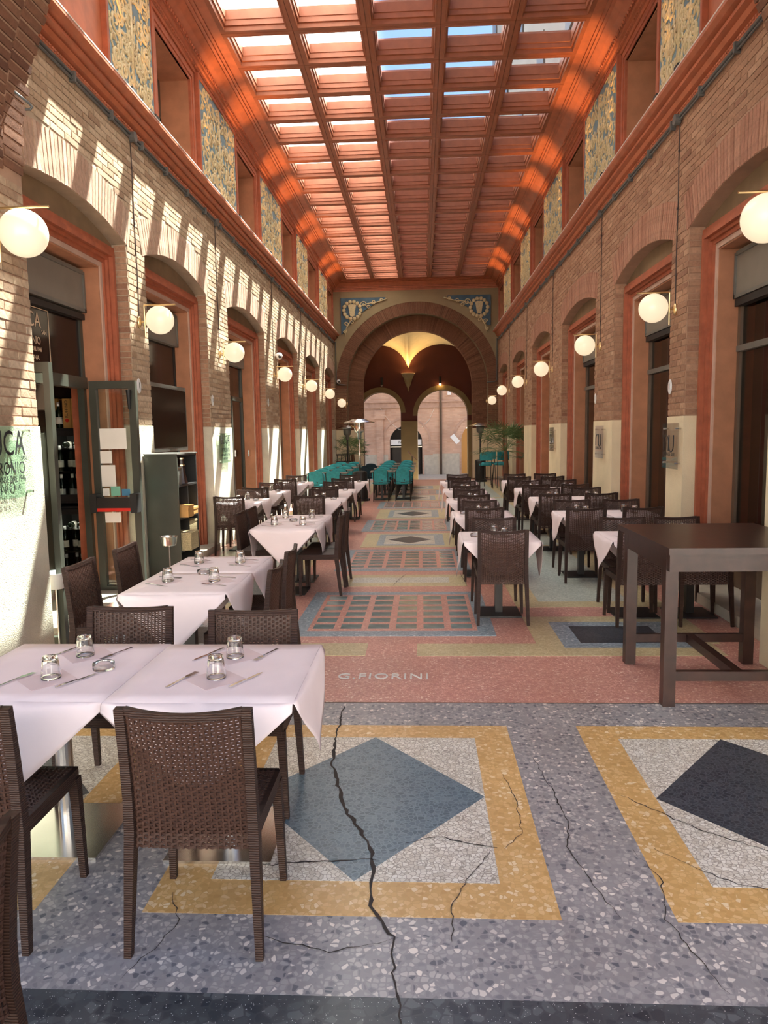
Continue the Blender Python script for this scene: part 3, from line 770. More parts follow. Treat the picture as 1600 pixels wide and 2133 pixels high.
d = MB(); d.box(SPR.x(0), SPR.x(-0.015), 3.76, 5.455, 0, 1.85); d.box(SPR.x(0.0), SPR.x(0.3), 5.44, 5.456, 0, 1.85); d.build('dado_panel', M['cream'], wall_front)
vv = variants(M['brick_dark'], 'voussoir', 0.125, 0.027, 0.012)
for row in range(7):
    yc = 5.33 - row * 0.255
    for i in range(120):
        t = PI * (i + (0.5 if row % 2 else 0)) / 120
        if row > 2 and (i > 30 and i < 90): continue
        o = ob('voussoir', vv[min(4, int(rnd_tint() * 5))], wall_front, (ACX + (AR - 0.002) * math.cos(t), yc + (R.uniform(-0.02, 0.03) if row == 0 else 0), ACZ + (AR - 0.002) * math.sin(t)))
        o.rotation_euler = Matrix(((0, -math.sin(t), math.cos(t)), (1, 0, 0), (0, math.cos(t), math.sin(t)))).to_euler()
# unseen portico, added to hold back sky light, cut short to let some in
m = MB(); m.box(-4.4, -4.2, 1.9, YF0, -0.1, 7.7); tag(m.build('wall_added_left', M['mortar_l']), kind='structure')
m = MB(); m.box(3.9, 4.1, 1.9, YF0, -0.1, 7.7); tag(m.build('wall_added_right', M['mortar_r']), kind='structure')
m = MB(); m.box(-4.4, 4.1, 1.9, YF0, 7.5, 7.7); tag(m.build('ceiling_added', M['vault']), kind='structure')

m = MB(); m.box(-14, 14, -11, -10, -0.3, 7.5); tag(m.build('wall_fill_behind', M['fill_wall']), kind='structure')  # unseen wall added to bounce sunlight onto the foreground
m = MB(); m.box(-14, 14, -10, -4, -0.3, -0.02); tag(m.build('floor_street_behind', M['stone']), kind='structure')

# ---- end wall with the great arch --------------------------------
ECX, ECZ = -0.15, 3.46
def arch_wall(m, cx, cz, r, x0, x1, z0, z1, ya, yb, n=40):
    m.box(x0, cx - r, ya, yb, z0, cz); m.box(cx + r, x1, ya, yb, z0, cz)
    if x0 < cx - r: m.box(x0, cx - r, ya, yb, cz, z1)
    if x1 > cx + r: m.box(cx + r, x1, ya, yb, cz, z1)
    for i in range(n):
        a0, a1 = PI - PI * i / n, PI - PI * (i + 1) / n
        p0 = (cx + r * math.cos(a0), cz + r * math.sin(a0)); p1 = (cx + r * math.cos(a1), cz + r * math.sin(a1))
        P = []
        for Y in (ya, yb): P += [(p0[0], Y, p0[1]), (p1[0], Y, p1[1]), (p1[0], Y, z1), (p0[0], Y, z1)]
        m.hexa(P)
def ring_sector(m, cx, cz, r0, r1, ya, yb, a0, a1, n=1):
    for i in range(n):
        t0, t1 = a0 + (a1 - a0) * i / n, a0 + (a1 - a0) * (i + 1) / n
        P = []
        for Y in (ya, yb):
            P += [(cx + r0 * math.cos(t0), Y, cz + r0 * math.sin(t0)), (cx + r1 * math.cos(t0), Y, cz + r1 * math.sin(t0)), (cx + r1 * math.cos(t1), Y, cz + r1 * math.sin(t1)), (cx + r0 * math.cos(t1), Y, cz + r0 * math.sin(t1))]
        m.hexa(P)
m = MB(); arch_wall(m, ECX, ECZ, 2.6, -3.85, 3.5, -0.5, 7.7, YE, YE + 0.36)
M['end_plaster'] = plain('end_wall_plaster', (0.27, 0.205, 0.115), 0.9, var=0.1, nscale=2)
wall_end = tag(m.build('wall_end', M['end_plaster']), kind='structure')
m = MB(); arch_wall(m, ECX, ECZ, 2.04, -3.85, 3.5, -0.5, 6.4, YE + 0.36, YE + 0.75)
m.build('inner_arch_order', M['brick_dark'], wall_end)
m = MB()
for i in range(150):
    m.cur = rnd_tint(); t0 = PI * (i + .06) / 150; t1 = PI * (i + .94) / 150
    ring_sector(m, ECX, ECZ, 2.6, 3.02, YE - R.uniform(0.012, 0.022), YE, t0, t1)
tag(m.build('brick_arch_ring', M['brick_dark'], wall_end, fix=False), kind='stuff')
m = MB()
for i in range(130):
    m.cur = rnd_tint(); t0 = PI * (i + .06) / 130; t1 = PI * (i + .94) / 130
    ring_sector(m, ECX, ECZ, 2.04, 2.58, YE + 0.36 - R.uniform(0.01, 0.03), YE + 0.36, t0, t1)
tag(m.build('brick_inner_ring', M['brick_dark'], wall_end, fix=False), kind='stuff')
m = MB()   # brick piers below the springing
for (xa, xb, yy) in ((-3.2, ECX - 2.6, YE), (ECX - 2.6, ECX - 2.04, YE + 0.36), (ECX + 2.6, 2.82, YE), (ECX + 2.04, ECX + 2.6, YE + 0.36)):
    z = 1.9; r = 0
    while z < 3.42:
        x = xa - (0.12 if r % 2 else 0)
        while x < xb:
            p, q = max(x, xa), min(x + 0.25, xb)
            if q - p > 0.03: m.cur = rnd_tint(); m.box(p, q, yy - 0.014, yy, z, z + BR_H)
            x += 0.262
        z += BR_P; r += 1
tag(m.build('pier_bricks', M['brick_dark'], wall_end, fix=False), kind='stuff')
m = MB()
for (xa, xb, yy) in ((-3.2, ECX - 2.6, YE), (ECX - 2.6, ECX - 2.04, YE + 0.36), (ECX + 2.6, 2.82, YE), (ECX + 2.04, ECX + 2.6, YE + 0.36)):
    m.box(xa, xb, yy - 0.03, yy + 0.02, 3.40, 3.50)
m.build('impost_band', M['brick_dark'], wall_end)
for (xa, xb, yy) in ((-3.2, ECX - 2.6, YE), (ECX + 2.6, 2.82, YE), (ECX - 2.6, ECX - 2.04, YE + 0.36), (ECX + 2.04, ECX + 2.6, YE + 0.36)):
    m = MB(); m.box(xa, xb, yy - 0.016, yy, 0, 1.87); m.build('dado_panel', M['cream'], wall_end)
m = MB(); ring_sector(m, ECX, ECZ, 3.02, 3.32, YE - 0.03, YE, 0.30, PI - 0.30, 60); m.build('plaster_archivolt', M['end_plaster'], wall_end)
m = MB(); m.prism([(YE - p, z) for p, z in UPC], 'x', XL, XR); trimn += 1; tag(m.build('trim_%d' % trimn, M['cornice']), kind='structure')
m = MB(); m.prism([(5.46 + p, z) for p, z in UPC], 'x', XL, XR); trimn += 1; tag(m.build('trim_%d' % trimn, M['cornice']), kind='structure')
for sg, wd in ((-1, 'left'), (1, 'right')):
    xo = XL + 0.28 if sg < 0 else XR - 0.28
    p = empty('spandrel_relief', (xo, YE - 0.045, 5.2), 0, 'blue spandrel with gilded wreath and shield, %s of the end arch' % wd, 'relief panel', 'spandrel reliefs of the end arch')
    pts = [(0, 1.46)]; zc = ECZ - 5.2
    for i in range(15):
        t = 0.30 + 1.08 * i / 14
        a = t if sg > 0 else PI - t
        x, z = ECX + 3.34 * math.cos(a) - xo, zc + 3.34 * math.sin(a)
        if z < 1.46 and x * sg < 0: pts.append((x, z))
    pts2 = [(0, pts[1][1])] + pts[1:] + [(pts[-1][0], 1.46), (0, 1.46)]
    m = MB(); m.prism(pts2, 'y', -0.012, 0.01); m.build('blue_ground', M['blue_deep'], p)
    m = MB()
    c = (-sg * 0.42, 1.02)
    for i in range(14):
        t = 2 * PI * i / 14; m.ball((c[0] + .31 * math.cos(t), -0.02, c[1] + .31 * math.sin(t)), 0.075, 8, (1, .55, 1))
    m.build('wreath', M['gold'], p, smooth=True)
    m = MB(); m.prism([(c[0] - .15, c[1] + .19), (c[0] - .06, c[1] + .21), (c[0] + .06, c[1] + .21), (c[0] + .15, c[1] + .19), (c[0] + .11, c[1]), (c[0] + .08, c[1] - .2), (c[0], c[1] - .23), (c[0] - .08, c[1] - .2), (c[0] - .11, c[1])], 'y', -0.06, -0.01)
    m.build('shield', M['gold'], p)
    m = MB()
    for (q, r0, tr) in (((-.85, 1.22), .12, 1.3), ((-1.2, 1.30), .09, -1.2), ((-1.02, 1.12), .08, 1.2), ((-.2, .52), .09, 1.2), ((-.15, .28), .07, -1.2), ((-.4, .58), .08, 1.1), ((-1.5, 1.36), .06, 1.2)):
        m.tube([(-sg * -u, -0.02, v) for u, v in spiral((q[0], q[1]), r0, .02, 0, tr, 18)], 0.018, 6)
    m.tube([(-sg * u, -0.02, v) for u, v in ((.7, 1.15), (1.0, 1.25), (1.3, 1.28), (1.7, 1.4))], 0.02, 6)
    m.tube([(-sg * u, -0.02, v) for u, v in ((.4, .75), (.3, .55), (.2, .4), (.13, .1))], 0.02, 6)
    m.build('gilt_tendrils', M['gold'], p, smooth=True)

# ---- passage beyond, street and the house across it ---------------
YP, ZP = 31.0, -0.45
m = MB(); m.box(-7, 7, 27.12, 60, ZP - 0.3, ZP); tag(m.build('floor_passage', M['stone']), kind='structure')
m = MB(); m.box(-3.6, -2.6, YE + 0.75, YP, ZP, 6.6); m.box(2.25, 3.2, YE + 0.75, YP, ZP, 6.6); tag(m.build('wall_passage_left', M['red_wall']), kind='structure')
# wall with the two street arches
A1, A2 = (-1.745, 2.58, 0.865), (0.88, 2.44, 1.06)
m = MB(); xm = -0.53
arch_wall(m, A1[0], A1[1], A1[2], -3.6, xm, ZP, 6.6, YP, YP + 0.7); arch_wall(m, A2[0], A2[1], A2[2], xm, 3.2, ZP, 6.6, YP, YP + 0.7)
wall_passage = tag(m.build('wall_passage_end', M['red_wall']), kind='structure')
for (cx, cz, r) in (A1, A2):
    m = MB(); ring_sector(m, cx, cz, r - 0.004, r + 0.2, YP - 0.03, YP + 0.4, 0, PI, 30); m.build('arch_band', M['olive_wall'], wall_passage)
m = MB()
for (xa, xb) in ((-3.6, A1[0] - A1[2]), (A1[0] + A1[2], A2[0] - A2[2]), (A2[0] + A2[2], 3.2)): m.box(xa - 0.004, xb + 0.004, YP - 0.02, YP + 0.72, ZP, 2.22)
m.build('olive_dado', M['olive_wall'], wall_passage)
# fan vault: runs from the great arch to two lunettes on the far wall
def vz(x, t):
    zb = 3.46 + math.sqrt(max(0, 2.4 ** 2 - (x - ECX) ** 2))
    ctr, rad = (-1.72, 1.17) if x < -0.55 else (0.83, 1.38)
    zl = 4.2 + 1.17 * math.sqrt(max(0, 1 - ((x - ctr) / rad) ** 2))
    k = max(0.0, min(1.0, t)) ** 1.6; return zb * (1 - k) + zl * k
m = MB(); nx, ny = 64, 18
G = [[(-2.55 + 4.8 * i / nx, YE + 0.7 + (YP - YE - 0.7) * j / ny) for i in range(nx + 1)] for j in range(ny + 1)]
for j in range(ny):
    for i in range(nx):
        q = [G[j][i], G[j][i + 1], G[j + 1][i + 1], G[j + 1][i]]
        m.quad(*[(x, y, vz(x, (y - YE - 0.7) / (YP - YE - 0.7))) for x, y in q])
bm_ = m.mesh('ceiling_vault', M['vault'], smooth=True); tag(ob('ceiling_vault', bm_), kind='structure')
m = MB(); m.box(-3.85, 3.5, YE + 0.4, YP + 0.7, 6.5, 6.8); tag(m.build('ceiling_passage', M['vault']), kind='structure')

# house across the street
def brickwall_mat():
    m, nt, b = _base('street_facade')
    tc = N(nt, 'ShaderNodeTexCoord'); sp = N(nt, 'ShaderNodeSeparateXYZ'); cb = N(nt, 'ShaderNodeCombineXYZ')
    nt.links.new(tc.outputs['Object'], sp.inputs[0]); nt.links.new(sp.outputs[0], cb.inputs[0]); nt.links.new(sp.outputs[2], cb.inputs[1])
    br = N(nt, 'ShaderNodeTexBrick'); br.inputs['Scale'].default_value = 4.0; br.inputs['Row Height'].default_value = 0.28; br.inputs['Brick Width'].default_value = 1.05
    br.inputs['Mortar Size'].default_value = 0.02
    for k, c in (('Color1', (0.55, 0.34, 0.24)), ('Color2', (0.63, 0.42, 0.31)), ('Mortar', (0.52, 0.37, 0.28))): br.inputs[k].default_value = (*c, 1)
    nt.links.new(cb.outputs[0], br.inputs['Vector'])
    nz = N(nt, 'ShaderNodeTexNoise'); nz.inputs['Scale'].default_value = 0.9; nz.inputs['Detail'].default_value = 8; nt.links.new(tc.outputs['Object'], nz.inputs['Vector'])
    f = ramp(nt, nz.outputs[0], [(0.3, (0.8,) * 3), (0.7, (1.15,) * 3)])
    nt.links.new(mix(nt, 1.0, br.outputs[0], f, 'MULTIPLY'), b.inputs['Base Color']); b.inputs['Roughness'].default_value = 0.9
    return m
M['facade'] = brickwall_mat()
YH = 38.0
house = empty('street_house', (0, YH, ZP), 0, 'pale pink brick house seen through the two street arches', 'building')
def hp(m, nm, mat, sm=False): return m.build(nm, mat, house, loc=(0, -YH, -ZP), smooth=sm)
PA, PB = (-0.83, 1.25, 0.84), (2.95, 1.30, 0.92)
m = MB(); arch_wall(m, PA[0], PA[1], PA[2], -9, 1.0, ZP, 13, YH, YH + 0.6); arch_wall(m, PB[0], PB[1], PB[2], 1.0, 9, ZP, 13, YH, YH + 0.6); hp(m, 'wall', M['facade'])
for (cx, cz, r) in (PA, PB):
    m = MB(); ring_sector(m, cx, cz, r + 0.36, r + 0.46, YH - 0.05, YH + 0.1, 0, PI, 30); hp(m, 'arch_moulding', M['plaster_pink'])
    m = MB(); ring_sector(m, cx, cz, r, r + 0.36, YH - 0.015, YH + 0.3, 0, PI, 24); hp(m, 'arch_band', M['facade'])
m = MB(); m.box(-9, 9, YH - 0.08, YH, 3.0, 3.05); m.box(-9, 9, YH - 0.12, YH, 3.28, 3.34); m.box(-9, 9, YH - 0.03, YH, 3.05, 3.28); hp(m, 'string_course', M['plaster_pink'])
m = MB()
for (xa, xb, zz) in ((-9, PA[0] - PA[2] - .1, .62), (PA[0] + PA[2] + 0.1, 0.55, .55), (0.55, PB[0] - PB[2] - .1, .62), (PB[0] + PB[2] + .1, 9, .6)): m.box(xa, xb, YH - 0.04, YH, ZP, zz)
hp(m, 'stone_plinth', M['stone'])
m = MB(); m.tube([(0.97, YH - 0.09, ZP), (0.97, YH - 0.09, 13)], 0.06, 10); hp(m, 'downpipe', M['wood_frame'], True)
m = MB(); m.box(PA[0] - PA[2], PA[0] + PA[2], YH + 0.5, YH + 0.6, ZP, 2.2); hp(m, 'dark_doorway', M['black'])
m = MB(); m.box(PB[0] - PB[2] + 0.5, PB[0] + PB[2], YH + 0.52, YH + 0.6, ZP, 2.3); hp(m, 'dark_doorway', M['black'])
m = MB(); m.box(PA[0] - PA[2] + .12, PA[0] + PA[2] - .12, YH + 0.3, YH + 0.36, ZP, 0.95); hp(m, 'door_leaf', M['black_metal'])
m = MB(); m.box(PA[0] - PA[2] + .02, PA[0] + PA[2] - .02, YH + 0.28, YH + 0.34, 0.97, 1.03); hp(m, 'door_lintel', M['steel'])
m = MB(); m.box(-2.35, -2.0, YH - 0.1, YH + 0.02, ZP, 2.9); m.box(-2.45, -1.9, YH - 0.16, YH, 2.45, 2.9); hp(m, 'pilaster', M['facade'])
m = MB(); m.box(1.33, 1.5, YH - 0.12, YH, 3.62, 3.8); hp(m, 'alarm_box', M['white'])
m = MB(); m.box(PB[0] - PB[2], PB[0] + PB[2], YH + 0.45, YH + 0.5, ZP, 1.9); hp(m, 'lit_shop_interior', emit('shop_glow', (0.40, 0.19, 0.05), 0.16))
sg_ = empty('shop_sign', (PA[0], YH + 0.1, 1.1), 0, 'white shop sign with thin black letters over the dark street door', 'sign')
m = MB(); m.box(-0.80, 0.80, -0.03, 0.03, 0, 0.28); m.build('board', M['white'], sg_)
text('lettering', 'INCENTIO', 0.21, M['ink'], sg_, (-0.02, -0.032, 0.14), ROT_F, 0.002, sx=0.8)
lb = empty('tilted_panel', (1.69, YH - 0.35, 1.25), 0, 'small white tilted board hanging in front of the brick house', 'sign')
m = MB(); c_, s_ = math.cos(-0.87), math.sin(-0.87)
m.obox((0, 0, 0.12), (c_, 0, s_), (0, 1, 0), (-s_, 0, c_), 0.25, 0.02, 0.125); m.build('board', M['white'], lb)
m = MB(); m.tube([(0, 0, 0.12), (0.05, 0.35, 0.3)], 0.012, 6); m.build('bracket', M['black_metal'], lb)
lb2 = empty('hanging_cable', (-2.3, YH - 0.014, 0.0), 0, 'pale cable sagging across the street in front of the brick house', 'cable')
m = MB(); m.tube([(0.05, 0, 3.2), (0.35, 0, 2.7), (0.75, 0, 2.2), (1.1, 0, 1.92), (1.5, 0, 1.82)], 0.012, 6); m.build('strand', M['paper'], lb2); m = MB(); m.tube([(2.3, 0, 2.0), (2.7, 0, 2.4), (3.05, 0, 3.2)], 0.012, 6); m.build('strand', M['paper'], lb2)
# sconce under the vault springing
sc = empty('vault_sconce', (-0.55, YP - 0.02, 3.45), 0, 'pleated cone uplighter glowing between the two passage vaults', 'lamp')
m = MB(); m.lathe([(0.02, 0.0), (0.03, 0.12), (0.12, 0.3), (0.17, 0.5), (0.28, 0.72), (0.26, 0.72), (0.15, 0.5), (0.10, 0.32)], 20, (0, -0.22, 0)); m.build('cone', M['olive_wall'], sc, smooth=False)
m = MB()
for i in range(15): m.ball((-0.27 + 0.54 * i / 14, -0.22 - math.sqrt(max(0, .075 - (-0.27 + 0.54 * i / 14) ** 2)), 0.73), 0.016, 6)
tag(m.build('beaded_rim', M['vault'], sc), kind='stuff')
m = MB(); m.ball((0, -0.2, 0.62), 0.07, 10); m.build('bulb', M['bulb'], sc, smooth=True)
L = bpy.data.lights.new('sconce_light', 'SPOT'); L.energy = 48; L.color = (1.0, 0.60, 0.20); L.spot_size = 2.2; L.spot_blend = 0.8; L.shadow_soft_size = 0.1
lo = ob('sconce_light', L, sc, (0, -0.28, 0.76), (PI + 0.25, 0, 0))
for x, w_ in ((-1.66, 'left'), (0.78, 'right')):
    s2 = empty('arch_spotlight', (x, YP - 0.01, 3.62), 0, 'black tubular spotlight above the %s street arch' % w_, 'lamp', 'spotlights over the street arches')
    m = MB(); m.tube([(0, -0.12, 0.12), (0, -0.12, 0.42)], 0.05, 10); m.box(-0.02, 0.02, -0.12, 0, 0.28, 0.32); m.build('tube', M['black'], s2)
    m = MB(); m.ball((0, -0.12, 0.10), 0.05, 10); m.build('lens', M['bulb'] if x > 0 else M['wood_frame'], s2, smooth=True)
hr = empty('stair_handrail', (-0.36, 26.9, 0), 0, 'thin slanting metal handrail in front of the middle street pier', 'handrail')
m = MB(); m.tube([(-0.16, 0, 1.05), (0.16, 0.1, 0.72)], 0.016, 8); m.build('rail', M['steel'], hr); m = MB(); m.tube([(-0.01, 0.05, 0), (-0.01, 0.05, 0.9)], 0.016, 8); m.build('post', M['black_metal'], hr)
bl = empty('barrier_rail', (-2.95, 26.7, 0), 0, 'low dark wooden railing by the left pier of the end arch', 'railing')
m = MB(); m.box(-0.2, 0.35, -0.03, 0.03, 0.95, 1.0); m.build('top_rail', M['dark_wood'], bl); m = MB(); m.box(-0.2, 0.35, -0.03, 0.03, 0.0, 0.75); m.build('panel', M['dark_wood'], bl)
for x in (-0.15, 0.0, 0.15, 0.3): m = MB(); m.box(x - 0.015, x + 0.015, -0.015, 0.015, 0.75, 0.95); m.build('baluster', M['dark_wood'], bl)

# ================================================================== DOORS AND WINDOWS OF THE SIDE WALLS
DP = 0.42   # depth of the joinery behind the wall face
dn = 0
def casement(idx, side, kind):
    """window with shutter box, transom bar and timber bottom panel"""
    global n_win
    a, b = OPEN[idx]; a += 0.25; b -= 0.25; n_win += 1
    w = MB(); frame_ring(w, side, DP, DP + 0.07, a, b, 3.53, 0.06, 0.1)
    if kind == 2: scol(w, side, DP, DP + 0.07, (a + b) / 2 - 0.04, (a + b) / 2 + 0.04, 0.1, 2.9)
    o = tag(w.build('window_%d' % n_win, M['wood_frame']), kind='structure')
    w = MB(); scol(w, side, DP - 0.05, DP + 0.05, a + 0.02, b - 0.02, 3.05, 3.52); w.build('shutter_box', M['shutter'], o)
    w = MB(); frame_ring(w, side, DP - 0.065, DP - 0.05, a + 0.02, b - 0.02, 3.50, 0.03, 3.05); scol(w, side, DP - 0.065, DP - 0.05, a + 0.02, b - 0.02, 3.05, 3.085); w.build('shutter_box_moulding', M['grey_metal'], o)
    w = MB(); scol(w, side, DP - 0.055, DP + 0.04, a + 0.04, b - 0.04, 2.97, 3.04); w.build('shutter_slot', M['black'], o)
    w = MB(); scol(w, side, DP - 0.02, DP + 0.06, a + 0.03, b - 0.03, 2.52, 2.58); w.build('transom_bar', M['grey_metal'], o)
    w = MB(); scol(w, side, DP, DP + 0.06, a + 0.03, b - 0.03, 0.1, 0.52); w.build('bottom_panel', M['wood_frame'], o)
    w = MB(); scol(w, side, DP - 0.03, DP + 0.06, a + 0.03, b - 0.03, 0.52, 0.57); w.build('sill_rail', M['wood_frame'], o)
    w = MB(); scol(w, side, DP + 0.03, DP + 0.038, a + 0.06, b - 0.06, 0.57, 2.52); w.build('pane', M['glass_win'], o)
    w = MB(); scol(w, side, DP + 0.03, DP + 0.038, a + 0.06, b - 0.06, 2.58, 2.97); w.build('pane', M['glass_win'], o)
    return o
for i in (0, 1): casement(i, SR, 1)
casement(2, SR, 2)
def panel_door(idx, side, mat, label_mat=None):
    global dn
    a, b = OPEN[idx]; a += 0.25; b -= 0.25; dn += 1
    w = MB(); frame_ring(w, side, DP - 0.02, DP + 0.06, a, b, 3.53, 0.06, 0.1)
    o = tag(w.build('door_%d' % dn, M['wood_frame']), kind='structure')
    mid = (a + b) / 2
    for (p, q) in ((a + 0.06, mid - 0.004), (mid + 0.004, b - 0.06)):
        l = MB(); scol(l, side, DP, DP + 0.05, p, q, 0.1, 3.47); lf = l.build('leaf', mat, o)
        for (z0, z1) in ((0.3, 1.1), (1.25, 2.2), (2.35, 3.3)):
            l = MB(); frame_ring(l, side, DP - 0.012, DP, p + 0.1, q - 0.1, z1, 0.03, z0); scol(l, side, DP - 0.012, DP, p + 0.1, q - 0.1, z0, z0 + 0.03); l.build('panel_moulding', mat, lf)
    return o
panel_door(3, SR, M['plaster_or']); panel_door(4, SR, M['dark_wood']); panel_door(5, SR, M['dark_wood'])
panel_door(4, SL, M['dark_wood']); panel_door(5, SL, M['dark_wood'])
d4 = panel_door(3, SL, M['plaster_or'])
w = MB(); scol(w, SL, DP - 0.03, DP, 18.1, 18.5, 1.25, 1.62); ic = w.build('intercom_plate', M['brass'], d4)
for iy in range(2):
    for iz in range(6): w = MB(); scol(w, SL, DP - 0.038, DP - 0.028, 18.16 + iy * 0.18, 18.27 + iy * 0.18, 1.28 + iz * 0.054, 1.31 + iz * 0.054); w.build('bell_button', M['white'], ic)

# left opening three: glazed door with transom
a, b = OPEN[2][0] + 0.25, OPEN[2][1] - 0.25; dn += 1
w = MB(); frame_ring(w, SL, DP, DP + 0.07, a, b, 3.53, 0.06, 0.1); scol(w, SL, DP, DP + 0.07, a, b, 2.42, 2.5); scol(w, SL, DP, DP + 0.07, 13.9, 13.96, 0.1, 2.45)
d3 = tag(w.build('door_%d' % dn, M['olive']), kind='structure')
w = MB(); scol(w, SL, DP + 0.03, DP + 0.038, a + .06, b - .06, 0.2, 2.42); w.build('pane', M['glass_win'], d3)
w = MB(); scol(w, SL, DP + 0.03, DP + 0.038, a + .06, b - .06, 2.5, 3.05); w.build('pane', M['glass_win'], d3)
w = MB(); scol(w, SL, DP - 0.05, DP + 0.05, a + 0.02, b - 0.02, 3.08, 3.52); w.build('shutter_box', M['shutter'], d3)
w = MB(); scol(w, SL, 0.3, 0.33, 14.68, 14.80, 1.32, 1.45); w.build('key_switch', M['steel'], d3)
# left opening two: shutter box over dark glass
a, b = OPEN[1][0] + 0.25, OPEN[1][1] - 0.25; n_win += 1
w = MB(); frame_ring(w, SL, DP, DP + 0.07, a, b, 3.53, 0.06, 0.1); w2_ = tag(w.build('window_%d' % n_win, M['black']), kind='structure')
w = MB(); scol(w, SL, DP - 0.05, DP + 0.05, a + 0.02, b - 0.02, 3.05, 3.52); w.build('shutter_box', M['shutter'], w2_)
w = MB(); frame_ring(w, SL, DP - 0.065, DP - 0.05, a + 0.02, b - 0.02, 3.50, 0.03, 3.05); scol(w, SL, DP - 0.065, DP - 0.05, a + 0.02, b - 0.02, 3.05, 3.085); w.build('shutter_box_moulding', M['grey_metal'], w2_)
w = MB(); scol(w, SL, DP + 0.01, DP + 0.03, a + .06, b - .06, 0.1, 3.05); w.build('dark_glass', M['screen'], w2_)
# left opening one: doorway, dark transom glass with lettering, two open glazed leaves
a, b = OPEN[0][0] + 0.25, OPEN[0][1] - 0.25; dn += 1
w = MB(); frame_ring(w, SL, DP, DP + 0.07, a, b, 3.53, 0.06, 0.1); scol(w, SL, DP - 0.02, DP + 0.08, a, b, 2.28, 2.40)
d1 = tag(w.build('door_%d' % dn, M['olive']), kind='structure')
w = MB(); scol(w, SL, DP - 0.05, DP + 0.05, a + 0.02, b - 0.02, 3.08, 3.52); w.build('shutter_box', M['shutter'], d1)
w = MB(); frame_ring(w, SL, DP - 0.065, DP - 0.05, a + 0.02, b - 0.02, 3.50, 0.03, 3.08); scol(w, SL, DP - 0.065, DP - 0.05, a + 0.02, b - 0.02, 3.08, 3.115); w.build('shutter_box_moulding', M['grey_metal'], d1)
w = MB(); scol(w, SL, DP - 0.05, DP + 0.03, a + 0.04, b - 0.04, 3.0, 3.06); w.build('shutter_slot', M['black'], d1)
w = MB(); scol(w, SL, DP + 0.02, DP + 0.035, a + .06, b - .06, 2.4, 3.0); tg = w.build('transom_glass', M['screen'], d1)
xs = SL.x(DP + 0.017)
for (bdy, z, sz, sx) in (('BUCA', 2.84, 0.20, 0.85), ('SAN', 2.74, 0.06, 0.8), ('PETRONIO', 2.65, 0.105, 0.8), ('RISTORANTE DAL 1946', 2.57, 0.06, 0.7), ('BOLOGNA', 2.49, 0.06, 1.1)):
    text('transom_lettering', bdy, sz, M['ink_cream'], tg, (xs, 6.74 + (0.28 if bdy == 'SAN' else 0), z + 0.03), ROT_L, 0.001, sx=sx)
w = MB()
for (y0, y1, z0, z1) in ((6.37, 7.12, 2.985, 2.993), (6.37, 7.12, 2.457, 2.465), (6.37, 6.378, 2.46, 2.99), (7.112, 7.12, 2.46, 2.99)): w.box(xs - 0.002, xs + 0.002, y0, y1, z0, z1)
w.build('transom_outline', M['ink_cream'], tg)
def glazed_leaf(y, x0, x1, label, papers):
    o = empty('door_leaf', (x1, y, 0.03), 0, label, 'door', 'open leaves of the restaurant door')
    W_ = x1 - x0
    m = MB(); t = 0.03
    st = 0.075 if papers else 0.05
    m.box(-W_, -W_ + 0.075, -t, t, 0, 2.32); m.box(-st, 0, -t, t, 0, 2.32); m.box(-W_ + .075, -st, -t, t, 2.24, 2.32); m.box(-W_ + .075, -st, -t, t, 0, 0.12); m.build('leaf_frame', M['olive'], o)
    m = MB(); m.box(-W_ + .07, -st + .004, -0.006, 0.006, 0.11, 2.25); m.build('pane', M['glass_door'], o)
    if papers:
        bar = MB(); bar.box(-W_ + 0.02, -0.0, -0.15, -0.09, 0.98, 1.09); bb = bar.build('panic_bar', M['black_metal'], o)
        q = MB(); q.box(-W_ + 0.05, -0.06, -0.152, -0.09, 0.945, 0.98); q.build('red_strip', M['red'], bb)
        q = MB(); q.lathe([(0.09, 0), (0.09, 0.05)], 12, (0, 0, 0)); 
        for xx in (-W_ + 0.035, -0.03): q2 = MB(); q2.box(xx - 0.035, xx + 0.035, -0.16, -0.03, 0.93, 1.13); q2.build('bar_bracket', M['black'], bb)
        q = MB(); q.tube([(-0.06, -0.06, 2.22), (-0.06, -0.06, 2.02)], [0.03, 0.012], 8); q.build('door_closer', M['black'], o)
        for (nm, mt, xa, xb, za, zb) in (('notice_paper', 'paper', -.42, -.13, 1.60, 1.82), ('notice_paper', 'paper', -.44, -.30, 1.45, 1.58), ('notice_paper', 'paper', -.45, -.27, 1.20, 1.43), ('sticker', 'paper', -.42, -.35, 1.10, 1.18), ('sticker', 'paper_green', -.33, -.23, 1.10, 1.20), ('sticker', 'paper_blue', -.21, -.12, 1.10, 1.17), ('notice_paper', 'paper', -.41, -.24, 0.81, 0.92)):
            q = MB(); q.box(xa * W_ / .5, xb * W_ / .5, -0.0085, -0.006, za, zb); q.build(nm, M[mt], o)
    return o
glazed_leaf(7.68, -3.52, -3.02, 'open glazed door leaf with taped papers and a red striped panic bar', True)
glazed_leaf(5.66, -3.52, -2.90, 'open glazed door leaf seen edge-on beside the front left pier', False)

